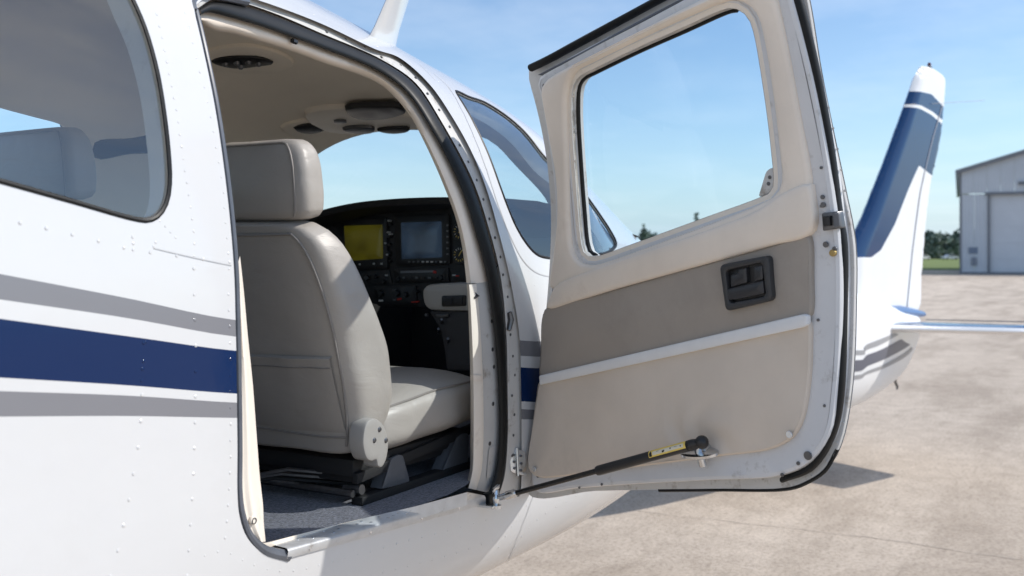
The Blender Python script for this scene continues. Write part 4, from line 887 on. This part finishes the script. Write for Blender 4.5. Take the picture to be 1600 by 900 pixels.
        obj('seat_pan', *box((2.02, Y0, CZ-.49), (.24, 0, 0), (0, .2, 0), (0, 0, .02), .006), M['dark'], seat)
        obj('side_rail', *box((2.03, Y0-.205, CZ-.492), (.25, 0, .02), (0, .008, 0), (0, 0, .012), .003), M['dark'], seat)
        for k in range(3): obj('control_cable', *tube([np.array([1.62+.03*k, Y0+.15, FLZ+.03]), np.array([1.74, Y0-.02*k, FLZ+.05+.012*k]), np.array([1.86, Y0-.17, FLZ+.03+.01*k])], .005, 6), M['gunmetal'] if k else M['dark'], seat)
        obj('lock_pin', *tube([np.array([1.80, Y0-.16, FLZ+.03]), np.array([1.80, Y0-.21, FLZ+.035])], .012, 8), M['gunmetal'], seat)
        obj('cross_bar', *tube([np.array([1.78, Y0-.2, FLZ+.028]), np.array([1.78, Y0+.3, FLZ+.028])], .009, 8), M['gunmetal'], seat)
    return seat
make_seat(0, 0, 0)
make_seat(-.10, .63, .055, False)

# ------------------------------------------------------------------ instrument panel
PX = 2.76; IP = Plane((PX, 0, 0), (0, 1, 0), (0, 0, 1))
def pp(px): return IP.cast(px)
ipo = [(470, 345), (520, 330), (580, 322), (650, 318), (720, 316), (800, 320), (800, 480), (720, 482), (600, 478), (560, 470), (470, 470)]
ip = obj('instrument_panel', *plate(IP, rounded(pp(ipo), .02, 3), -.02, 0, .004, step=.08), M['panelb'], plane)
def ipl(nm, px, o0, o1, m_, par=None, r=.004, bev=.0015): return obj(nm, *plate(IP, rounded(pp(px), r, 3), o0, o1, bev, step=.05), m_, par or ip)
# glareshield: a hood whose top arches over the panel
ho = cat(np.array([(455, 350), (490, 333), (515, 325), (560, 316), (610, 311), (660, 308.5), (710, 308), (770, 309), (840, 314)], float), 6)
hA = np.array([Plane((PX-.14, 0, 0), (0, 1, 0), (0, 0, 1)).p3(*p) for p in ho]); hB = hA.copy(); hB[:, 0] += .16; hB[:, 2] += -.012; hC = hA.copy(); hC[:, 0] = 3.42; hC[:, 2] = CZ+.06
hU = hA-[0, 0, .022]; hI = hU+[.12, 0, -.012]
obj('glareshield', *loft([hI, hU, hA-[.004, 0, .008], hA, hB, hC]), M['hood'], plane, angle=60)
b1 = ipl('display_bezel', [(529, 342), (607, 340), (609, 420), (534, 424)], 0, .012, M['blackp'], r=.01)
ipl('map_display', [(541, 353), (601, 351), (602, 404), (544, 408)], .0, .0135, M['scr_y'])
b2 = ipl('display_bezel', [(619, 336), (704, 334), (706, 413), (622, 416)], 0, .012, M['blackp'], r=.01)
ipl('flight_display', [(630, 348), (693, 346), (694, 402), (631, 405)], .0, .0135, M['scr_b'])
def knob(x, y, r, h=.014, m_='blackp', nm='knob'): obj(nm, *disc(IP.p3(x, y), IP.n, r, h, 12), M[m_], ip)
for x, y, r in ((612, 350, .006), (611, 368, .009), (611, 382, .006), (609, 396, .010), (612, 408, .005), (528, 351, .005), (566, 416, .006), (590, 415, .006), (552, 418, .006)): knob(x, y, r)
for x, y in ((611, 345), (610, 363), (613, 366), (606, 380), (609, 398), (566, 413), (588, 412), (600, 412), (607, 430)): knob(x, y, .0035, .018, 'whitem', 'knob_mark')
for i in range(9): obj('softkey', *box(IP.p3(640+7*i, 409, .013), (.003, 0, 0), (0, .004, 0), (0, 0, .0025)), M['whitem'] if i in (3, 4, 5, 7) else M['gunmetal'], ip, smooth=False)
for i in range(6): obj('softkey', *box(IP.p3(699.5, 352+9*i, .013), (.003, 0, 0), (0, .0035, 0), (0, 0, .003)), M['gunmetal'], ip, smooth=False)
rd = ipl('radio', [(617, 420), (702, 418), (703, 440), (619, 443)], 0, .008, M['blackp'])
ipl('radio_display', [(628, 423), (680, 422), (680, 426), (628, 427)], 0, .0095, mat('grey_lcd', (.16, .17, .19), .3), r=.001)
for i in range(6): obj('radio_button', *box(IP.p3(632+10*i, 434, .008), (.004, 0, 0), (0, .006, 0), (0, 0, .003)), M['panelb'] if i % 2 else M['gunmetal'], ip, smooth=False)
ipl('red_light', [(679, 423), (684, 423), (684, 427), (679, 427)], 0, .011, M['red'], r=.001)
for x, y in ((625, 436), (692, 434)): knob(x, y, .008)
for k, (x, y, r) in enumerate(((721, 362, 15), (721, 398, 15))):
    c = IP.p3(x, y); rr2 = r/F*((c-EYE)@fw); obj('gauge_ring', *disc(c, IP.n, rr2, .010, 24), M['blackp'], ip); d = obj('gauge_dial', *disc(c+IP.n*.0102, IP.n, rr2*.8, .001, 24), M['panelb'], ip)
    for j in range(14):
        a = j*pi/7; v = np.array([0, math.cos(a), math.sin(a)]); obj('gauge_tick', *box(c+IP.n*.012+v*rr2*.62, (.0005, 0, 0), v*rr2*.10, np.cross(v, IP.n)*rr2*.035), M['label'] if 6 < j < 13 or j < 2 else M['whitem'], d, smooth=False)
    obj('gauge_needle', *box(c+IP.n*.0125+np.array([0, -.2, .3])*rr2*.6, (.0005, 0, 0), np.array([0, -.2, .3])*rr2, np.array([0, .3, .2])*rr2*.12), M['label'], d, smooth=False)
ipl('switch_panel', [(545, 424), (610, 422), (614, 444), (552, 446)], 0, .006, M['panelb']); ipl('switch_panel', [(585, 448), (652, 446), (652, 476), (592, 478)], 0, .008, M['blackp'], r=.006); ipl('switch_panel', [(706, 424), (760, 423), (760, 441), (706, 442)], 0, .006, M['panelb'])
for x, y, r in ((577, 434, .010), (590, 432, .008), (603, 440, .007), (598, 458, .012), (623, 458, .012), (637, 460, .010)): knob(x, y, r, .02, 'gunmetal' if x in (577,) else 'blackp')
for q in ([(617, 452), (624, 451), (622, 458), (615, 459)],): ipl('toggle_switch', q, 0, .016, M['gunmetal'], r=.001)
for q, m_ in (([(594, 468), (601, 468), (601, 471), (594, 471)], 'whitem'), ([(623, 466), (630, 465), (630, 468), (623, 469)], 'red'), ([(645, 471), (656, 470), (656, 472), (645, 473)], 'red'), ([(709, 429), (714, 429), (714, 431), (709, 431)], 'whitem'), ([(714, 430), (719, 430), (719, 432), (714, 432)], 'red'), ([(616, 467), (621, 467), (621, 470), (616, 470)], 'gunmetal')): ipl('panel_legend', q, 0, .0095, M[m_], r=.0005, bev=.0003)
knob(654, 455, .006, .02, 'blackp')
# cream side pod with its black switch block, and the pedestal below
PP = Plane((2.58, 0, 0), (0, 1, 0), (0, 0, 1))
q = rounded(PP.cast([(657, 446), (690, 442.5), (760, 442), (760, 487), (690, 486), (662, 484)]), [.035, .02, .01, .01, .02, .05], 6); pod = obj('side_pod', *plate(PP, q, -.12, 0, .012, step=.03), M['greyp'], plane)
obj('switch_block', *plate(PP, rounded(PP.cast([(692, 462), (729, 461), (729, 478), (692, 479)]), .006, 4), 0, .008, .002, step=.03), M['blackp'], pod)
for x in (703, 719): obj('rocker_switch', *plate(PP, rounded(PP.cast([(x-6, 465), (x+6, 465), (x+6, 475), (x-6, 475)]), .002, 3), .005, .011, .0015, step=.03), M['panelb'], pod)
pdm = mat('dark_grey_pedestal_vinyl', (.055, .055, .06), .6)
q = PP.cast([(664, 487), (700, 486), (735, 486), (735, 580), (692, 580), (688, 545), (682, 515)]); pdl = obj('pedestal', *plate(PP, rounded(q, .01, 3), -.3, -.02, .006, step=.05), pdm, plane)
obj('pedestal_plate', *plate(PP, rounded(PP.cast([(677, 492), (697, 491), (697, 496), (679, 497)]), .002, 3), -.02, -.012, .002), M['gunmetal'], pdl); obj('pedestal_knob', *disc(PP.p3(668, 492, -.01), PP.n, .006, .01, 10), M['gunmetal'], pdl)
for x, y in ((685, 520), (700, 535), (690, 505)): obj('pedestal_lever', *tube([PP.p3(x, y, -.02), PP.p3(x, y-6, .02)], .004, 6), M['gunmetal'], pdl)
# rudder pedals in the dark
for y_ in (1.55, 1.75): obj('rudder_pedal', *box((3.0, y_, CZ-.42), (.01, 0, 0), (0, .05, 0), (0, 0, .07), .004), M['panelb'], plane)
# ------------------------------------------------------------------ the open door
D_O = [(824, 770), (830, 690), (845, 560), (855, 470), (861, 373), (861, 327), (856, 261), (847, 205), (835, 154), (827, 124), (827, 108), (838, 98), (1024, -5), (1120, -58), (1200, -96), (1232, -92), (1250, -50), (1262, 0), (1280, 110), (1300, 210), (1318, 295), (1334, 380), (1335, 473), (1327, 623), (1311, 697), (1290, 733), (1262, 752), (1234, 762), (1029, 765), (930, 767)]
uvo = resamp(cat(DO.cast(D_O, -.028), 6, True), step=.025, closed=True)
# window opening through all layers
G_ = [(905, 134), (902, 170), (906, 250), (912, 330), (917, 380), (921, 393), (930, 400), (942, 399), (1000, 379), (1110, 339), (1200, 306), (1214, 298), (1217, 285), (1213, 230), (1200, 130), (1186, 50), (1180, 33), (1168, 19), (1152, 14), (1140, 16), (1070, 47), (1000, 78), (930, 112), (913, 121)]
uvg = resamp(cat(DO.cast(G_, -.01), 5, True), step=.02, closed=True)
FRM = [(889, 135), (886, 170), (889, 260), (892, 350), (897, 392), (908, 409), (928, 414), (950, 409), (1030, 380), (1110, 350), (1190, 318), (1214, 304), (1224, 284), (1220, 230), (1208, 130), (1194, 50), (1187, 26), (1172, 8), (1150, 0), (1130, 4), (1060, 33), (1000, 61), (925, 98), (900, 112)]
uvf = resamp(cat(DO.cast(FRM, .014), 5, True), step=.02, closed=True)
dskin = obj('cabin_door', *plate(DO, uvo, -.034, -.026, .002, [inset(uvg, -.012)], step=.07), M['flange'], plane, label='open cabin door swung out on its hinge')
# white outside sheet over the same outline (hidden side of the door)
o_uv, o_T = cdt(inset(uvo, -.001), [inset(uvg, -.008)], step=.06); obj('outer_skin', DO.pts(o_uv, -.0365), o_T, M['white'], dskin)
# white inner pan, standing proud
PAN = [(829, 742), (832, 700), (846, 575), (857, 470), (866, 373), (866, 320), (860, 255), (852, 205), (843, 150), (838, 128), (844, 117), (1057, 0), (1150, -48), (1205, -60), (1224, -40), (1237, 0), (1267, 117), (1290, 233), (1304, 327), (1311, 380), (1313, 473), (1306, 613), (1295, 679), (1267, 721), (1222, 744), (1100, 752), (985, 758), (900, 764), (834, 768)]
uvp = resamp(cat(DO.cast(PAN, .012), 6, True), step=.022, closed=True)
pan = obj('inner_pan', *plate(DO, uvp, -.026, .012, .010, [inset(uvg, -.006)], step=.06, wob=lambda q: .003*np.sin(q[:, 1]*11)*np.sin(q[:, 0]*7)), M['pan'], dskin)
# black seals: one along the top, one down the free edge
def dline(px, off): return cat(DO.pts(DO.cast(px, off), off), 8)
dn = np.array([DO.nrm(.5)])
def dseal(pa, pb, off, n=80, hgt=.012):
    a, b = resamp(dline(pa, off), n), resamp(dline(pb, off), n); c, wv_ = (a+b)/2, (a-b)/2; rl = [c+wv_*math.cos(t)+DO.n*hgt*math.sin(t) for t in np.linspace(-.2*pi, 1.2*pi, 11)]
    V, Fc = loft(rl); m = len(rl); Fc.append(tuple(k*n for k in range(m))); Fc.append(tuple(k*n+n-1 for k in range(m))[::-1]); return V, Fc
obj('door_seal', *dseal([(829, 100), (850, 90), (910, 58), (1024, -4), (1120, -55), (1200, -90)], [(831, 112), (850, 103), (910, 71), (1045, -2), (1130, -46), (1200, -80)], -.012), M['rubber'], dskin)
obj('door_seal', *dseal([(1215, -60), (1237, 0), (1267, 117), (1290, 233), (1304, 327), (1311, 380), (1313, 473), (1306, 613), (1295, 679), (1267, 721), (1222, 744)], [(1232, -60), (1254, 0), (1282, 117), (1303, 233), (1315, 327), (1323, 380), (1323, 473), (1316, 637), (1302, 688), (1271, 735), (1225, 754)], -.008), M['rubber'], dskin)
obj('drain_channel', *dseal([(841, 117), (900, 86), (1000, 32), (1065, -2)], [(848, 118), (905, 92), (1000, 41), (1078, -2)], .006, 40, .006), M['steelseal'], dskin)
ob = resamp(dline([(1030, 766), (1120, 765), (1234, 763), (1262, 753), (1290, 734), (1308, 702)], -.03), 40); obj('edge_strip', *tube(ob, .0045, 6), M['rubber'], dskin)
# beige window surround
BEI = [(872, 442), (862, 440), (862, 400), (868, 340), (866, 280), (856, 220), (846, 165), (843, 140), (852, 124), (870, 112), (1000, 45), (1100, -5), (1170, -36), (1195, -34), (1206, -12), (1212, 10), (1232, 100), (1250, 195), (1262, 261), (1265, 290), (1240, 292), (1218, 297), (1150, 325), (1060, 358), (960, 396), (920, 420), (893, 436)]
def pl(nm, px, o0, o1, bev, m_, holes=(), par=dskin, step=.05, sm=6, off=None, **k):
    q = resamp(cat(DO.cast(px, o1), sm, True), step=.018, closed=True); return obj(nm, *plate(DO, q, o0, o1, bev, holes, step=step, **k), m_, par)
# surround down to the ledge: outline runs outside the glass hole all the way round
SUR = [(858, 450), (862, 400), (868, 340), (866, 280), (856, 220), (846, 165), (843, 140), (852, 124), (870, 112), (1000, 45), (1100, -5), (1170, -36), (1195, -34), (1206, -12), (1212, 10), (1232, 100), (1250, 195), (1262, 261), (1265, 300), (1262, 330), (1200, 352), (1060, 395), (960, 428), (890, 452)]
pl('window_surround', SUR, .008, .026, .012, M['beige'], [inset(uvf, 0)], angle=50) if False else obj('window_surround', *plate(DO, resamp(cat(DO.cast(SUR, .026), 6, True), step=.018, closed=True), .008, .026, .010, [uvf], step=.05), M['beige'], dskin, angle=60)
# stepped window flange with rivets, dark gasket, glass
wf = obj('window_flange', *plate(DO, inset(uvf, -.004), .0, .010, .002, [uvg], step=.04), M['beige2'], dskin)
obj('window_return', *loft([DO.pts(uvg, .010), DO.pts(uvg, -.03)], True), M['flange'], dskin)
gr = resamp(np.vstack([uvg]), step=.02, closed=True)
gp, gT = cdt(inset(uvg, -.008), step=.08); wp = obj('door_window', DO.pts(gp, -.022), gT, M['glass'], dskin, merge=False)
gk = dline([(1152, 15), (1140, 17), (1070, 48), (1000, 79), (930, 113), (913, 122), (905, 135), (903, 170), (907, 250), (913, 330), (918, 380), (923, 394), (932, 400)], -.012); obj('gasket', *tube(gk, .0062, 8), M['rubber'], wp)
rvd = MB()
def drow(px, off, gap, r, mbb):
    for p in resamp(cat(np.array(px, float), 6) if len(px) > 2 else np.array(px, float), step=gap):
        u = DO.hit(*p, off); mbb.add(*dome(DO.pts([u], off)[0], DO.nrm(u[1]), r, r*.5, 8))
drow([(895, 150), (898, 260), (904, 370), (915, 402)], .010, 55, .003, rvd); drow([(960, 402), (1100, 354), (1195, 316)], .010, 60, .003, rvd); drow([(910, 112), (1000, 70), (1140, 8)], .010, 45, .003, rvd)
rvd.obj('flange_screw', M['beige2'], wf, kind='stuff', merge=False)
tab = obj('corner_tab', *plate(DO, rounded(DO.cast([(1184, 309), (1196, 269), (1202, 263), (1218, 261), (1219, 296)], .006), .01, 4), .0, .006, .002, step=.03), M['flange'], dskin)
for p in ((1203, 277), (1201, 287)): obj('screw', *disc(DO.pts([DO.hit(*p, .006)], .006)[0], DO.n, .004, .002, 10), M['gunmetal'], tab)
# padded ledge under the window
LED = [(851, 482), (857, 462), (866, 446), (915, 424), (1000, 394), (1100, 360), (1180, 328), (1222, 300), (1262, 287), (1265, 300), (1265, 363), (1200, 385), (1060, 424), (960, 452), (900, 470)]
q = resamp(cat(DO.cast(LED, .034), 5, True), step=.016, closed=True); obj('arm_ledge', *plate(DO, q, .01, .032, .008, step=.03, puff=.012, pr=.045), M['beige'], dskin, angle=60)
# taupe kick panel with wrinkles round the strut mount
KU = [(849, 484), (920, 464), (1060, 424), (1200, 385), (1260, 367), (1264, 374), (1266, 430), (1265, 494), (1259, 499), (1060, 545), (900, 582), (846, 594), (841, 588), (843, 550)]
KP = [(842, 594), (900, 581), (1060, 544), (1200, 512), (1259, 498), (1264, 505), (1265, 540), (1263, 590), (1252, 655), (1236, 684), (1205, 702), (1120, 714), (1020, 727), (900, 742), (860, 747), (838, 746), (825, 735), (823, 715), (828, 680), (836, 620)]
mnt = DO.hit(1092, 698, .026)
def wr(uv): d = np.sqrt(((uv-mnt)**2).sum(1)); a = np.arctan2(uv[:, 1]-mnt[1], uv[:, 0]-mnt[0]); return -.013*np.exp(-(d/.040)**2)+.0034*np.sin(a*5+d*60)*np.exp(-((d-.06)/.045)**2)+.0010*np.sin(uv[:, 0]*9+uv[:, 1]*14)+.0006*np.sin(uv[:, 0]*31-uv[:, 1]*17)
q = resamp(cat(DO.cast(KU, .026), 5, True), step=.016, closed=True); obj('upper_panel', *plate(DO, q, .0, .024, .005, step=.016, puff=.005, pr=.05, wob=wr), M['taupe2'], dskin, angle=60)
q = resamp(cat(DO.cast(KP, .026), 5, True), step=.016, closed=True)
kp = obj('kick_panel', *plate(DO, q, .0, .024, .005, step=.014, puff=.006, pr=.05, wob=wr), M['taupe'], dskin, angle=60)
obj('trim_strip', *plate(DO, rounded(DO.cast([(842, 587), (1254, 491), (1261, 493), (1261, 508), (1254, 512), (843, 602)], .033), .004, 3), .02, .034, .0035, step=.03), M['whitetrim'], dskin)
ob_ = MB()
for p in ((835, 733), (1233, 679)): ob_.add(*disc(DO.pts([DO.hit(*p, .03)], .0285)[0], DO.n, .0075, .003, 14))
ob_.obj('button', M['chrome'], kp, kind='stuff', merge=False)
# latch handle: bezel, recess, two paddles
HB = rounded(DO.cast([(1123, 414), (1200, 399), (1206, 470), (1133, 487)], .044), .014, 6); HI = rounded(DO.cast([(1133, 423), (1190, 410), (1196, 463), (1139, 474)], .044), .010, 5)
hb_ = obj('latch_bezel', *plate(DO, HB, .02, .044, .004, [HI], step=.02), mat('dark_grey_plastic', (.035, .035, .037), .42, bump=.2, bscale=400, bdist=.0006), dskin)
obj('latch_recess', *plate(DO, inset(HI, -.004), .016, .0305, .001, step=.03), M['blackp'], dskin)
def hpd(px, o0, o1, m_='blackp', r=.004): obj('latch_paddle', *plate(DO, rounded(DO.cast(px, o1), r, 4), o0, o1, .003, step=.02), M[m_], dskin)
hp_m = mat('satin_black_paddle', (.03, .03, .033), .3); M['hpm'] = hp_m
hpd([(1135, 452), (1192, 438), (1194, 459), (1152, 468), (1136, 469)], .03, .043, 'hpm'); hpd([(1141, 430), (1153, 427), (1153, 421), (1166, 418), (1167, 442), (1141, 449)], .03, .041, 'hpm'); hpd([(1177, 417), (1191, 414), (1192, 437), (1178, 440)], .03, .042, 'hpm')
# latch bolt block in the free edge, scuffed screws, bumper
lb = obj('latch_block', *plate(DO, rounded(DO.cast([(1283, 333), (1308, 330), (1312, 357), (1285, 361)], .022), .003, 3), .0, .022, .003, step=.02), M['gunmetal'], dskin)
obj('latch_bolt', *plate(DO, rounded(DO.cast([(1284, 338), (1296, 337), (1297, 353), (1286, 354)], .03), .002, 3), .02, .030, .002, step=.02), M['blackp'], dskin)
obj('latch_bolt', *plate(DO, rounded(DO.cast([(1300, 334), (1309, 333), (1311, 354), (1302, 356)], .03), .002, 3), .02, .028, .002, step=.02), M['steelgrey'], dskin)
s5 = MB()
for p, r in (((1285, 308), .0045), ((1286, 320), .0055), ((1283, 322), .003), ((1290, 382), .006), ((1304, 389), .005), ((1262, 712), .009), ((1247, 724), .004), ((1283, 262), .003), ((1238, 280), .005), ((850, 134), .005), ((870, 444), .004), ((1253, 622), .003), ((1278, 500), .003), ((840, 744), .004), ((1222, 742), .004), ((905, 762), .003), ((940, 757), .003), ((1288, 634), .003)):
    s5.add(*disc(DO.pts([DO.hit(*p, .014)], .0125)[0], DO.nrm(.5), r, .003, 12))
s5.obj('screw', M['gunmetal'], pan, kind='stuff', merge=False)
obj('bumper', *disc(DO.pts([DO.hit(1303, 395, .012)], .012)[0], DO.n, .007, .008, 12), M['brass'], dskin)
# rivets round the outer flange
r6 = MB(); drow([(1262, 40), (1288, 140), (1310, 240), (1324, 330), (1329, 420), (1328, 540), (1318, 660), (1296, 715), (1268, 744)], -.026, 33, .0028, r6); drow([(828, 740), (846, 590), (856, 480)], .012, 34, .0025, r6); drow([(860, 765), (1000, 759), (1180, 753)], -.026, 38, .0025, r6)
r6.obj('rivet', M['flange'], dskin, kind='stuff', merge=False)
# hinge leaves
hpx = [(796, 706), (801, 700), (821, 704), (822, 742), (812, 742), (797, 738)]
hg_ = Plane(DO.pts([DO.hit(810, 720, .05)], .05)[0], (1, -.6, 0), (0, .1, 1)); hq = rounded(hg_.cast(hpx), .006, 3)
hn = obj('hinge', *plate(hg_, hq, -.004, .002, .001, step=.03), M['chrome'], plane)
for p in ((803, 711), (803, 722), (803, 732), (814, 712), (814, 724), (813, 735)): obj('hinge_bolt', *disc(hg_.p3(*p, .002), hg_.n, .0038, .003, 10), M['gunmetal'], hn)
obj('hinge_pin', *tube([hg_.p3(808, 700, .004), hg_.p3(808, 744, .004)], .0045, 8), M['chrome'], hn)
# ------------------------------------------------------------------ gas strut
sA = FU.pts(FU.cast([(775, 779)], -.035), .035)[0]; sB = DO.pts([DO.hit(1093, 692, .065)], .065)[0]; lerp = lambda t: sA+(sB-sA)*t
def tpx(x):      # parameter whose point shows at this column
    lo, hi = 0., 1.
    for _ in range(40):
        m_ = (lo+hi)/2; q = lerp(m_)-EYE
        if 800+F*(q@rt)/(q@fw) < x: lo = m_
        else: hi = m_
    return lo
st = obj('gas_strut', *tube([lerp(tpx(933)), lerp(tpx(936)), lerp(tpx(1050)), lerp(tpx(1076))], [.0105, .0118, .0118, .0118], 20), M['blackp'], plane)
obj('strut_rod', *tube([lerp(tpx(806)), lerp(tpx(934))], .0066, 14), mat('black_rod', (.012, .012, .012), .25), st)
dr = (sB-sA)/np.linalg.norm(sB-sA)
obj('end_fitting', *tube([lerp(tpx(782)), lerp(tpx(790)), lerp(tpx(792)), lerp(tpx(803)), lerp(tpx(806)), lerp(tpx(808))], [.0075, .0085, .0105, .0105, .0085, .006], 14), M['chrome'], st)
obj('end_socket', *tube([lerp(tpx(1076)), lerp(tpx(1078)), lerp(tpx(1082)), lerp(tpx(1088)), lerp(tpx(1093))], [.0105, .0125, .0125, .011, .010], 16), M['blackp'], st)
def sphere(c, r, k=12): return loft([c+np.array([0, 0, 1])*r*math.cos(a)+0*UP+np.array([[r*math.sin(a)*math.cos(b), r*math.sin(a)*math.sin(b), 0] for b in np.linspace(0, 2*pi, k*2, False)]) for a in np.linspace(.001, pi-.001, k)], True)
obj('ball_socket', *sphere(sB+dr*.006, .0150), M['blackp'], st)
# label wrap: a curved film round the upper front of the tube
vw = EYE-lerp(.7); vw -= dr*(vw@dr); vw /= np.linalg.norm(vw); uu = np.cross(dr, vw); uu *= np.sign(uu[2])
def film(x0, x1, a0, a1, r, m_, nm): 
    A_ = np.linspace(a0, a1, 10); rl = [np.array([lerp(tpx(x))+r*(vw*math.cos(a)+uu*math.sin(a)) for x in np.linspace(x0, x1, 3)]) for a in A_]; obj(nm, *loft(rl), M[m_], st)
film(1018, 1075, -.25, 1.35, .0121, 'label', 'label'); film(1024, 1072, .05, .75, .0123, 'labelw', 'label_field')
for x0, x1, a0, a1 in ((1019, 1023, -.1, .6), (1020, 1022, .5, .9), (1039, 1042, .1, .45), (1040.5, 1043, .3, .5), (1051, 1053, .35, .6), (1067, 1069, .3, .5), (1030, 1034, .55, .62), (1058, 1063, .5, .56)): film(x0, x1, a0, a1, .0125, 'ink', 'label_mark')
# door end bracket: oval plate, washer, stud
bp = DO.pts([DO.hit(1093, 708, .045)], .045)[0]; bn = UP*.9+DO.n*.35; bn /= np.linalg.norm(bn)
e1 = dr-bn*(dr@bn); e1 /= np.linalg.norm(e1); e2 = np.cross(bn, e1); br = []
for hh_, q in ((-.003, 1), (.003, 1), (.004, .9)): br.append(np.array([bp+bn*hh_+q*(e1*.044*math.cos(a)+e2*.022*math.sin(a)) for a in np.linspace(0, 2*pi, 24, False)]))
V, Fc = loft(br, True); Fc.append(tuple(range(24))[::-1]); Fc.append(tuple(48+k for k in range(24))); brk = obj('mount_bracket', V, Fc, M['chrome'], plane)
obj('ball_stud', *tube([bp-bn*.030, bp-bn*.012, bp-bn*.011, bp, bp+bn*.010, sB], [.009, .009, .0055, .010, .010, .006], 12), M['chrome'], brk)
obj('mount_flange', *tube([bp+e2*.0-DO.n*.05, bp-DO.n*.005], [.018, .015], 12), M['chrome'], brk)
# sill end bracket
kA = sA-np.array([0, 0, 0]); obj('sill_bracket', *tube([kA+UP*.022, kA+UP*.012, kA+UP*.010, kA+UP*.002, kA-UP*.002, kA-UP*.014, kA-UP*.016, kA-UP*.024], [.007, .010, .006, .009, .009, .006, .014, .014], 12), M['chrome'], plane)
obj('sill_bracket_arm', *box(kA+np.array([-.006, .022, -.018]), (.018, 0, 0), (0, .026, 0), (0, 0, .003), .001), M['chrome'], plane)
obj('wing_nut', *box(kA+UP*.026, (.013, 0, .003), (0, .003, 0), (0, 0, .005), .001), M['chrome'], plane)
obj('seal_foot', *box(FU.pts(FU.cast([(764, 778)], -.002), .002)[0], (.016, 0, 0), (0, .012, 0), (0, 0, .014), .005), M['rubber'], plane)
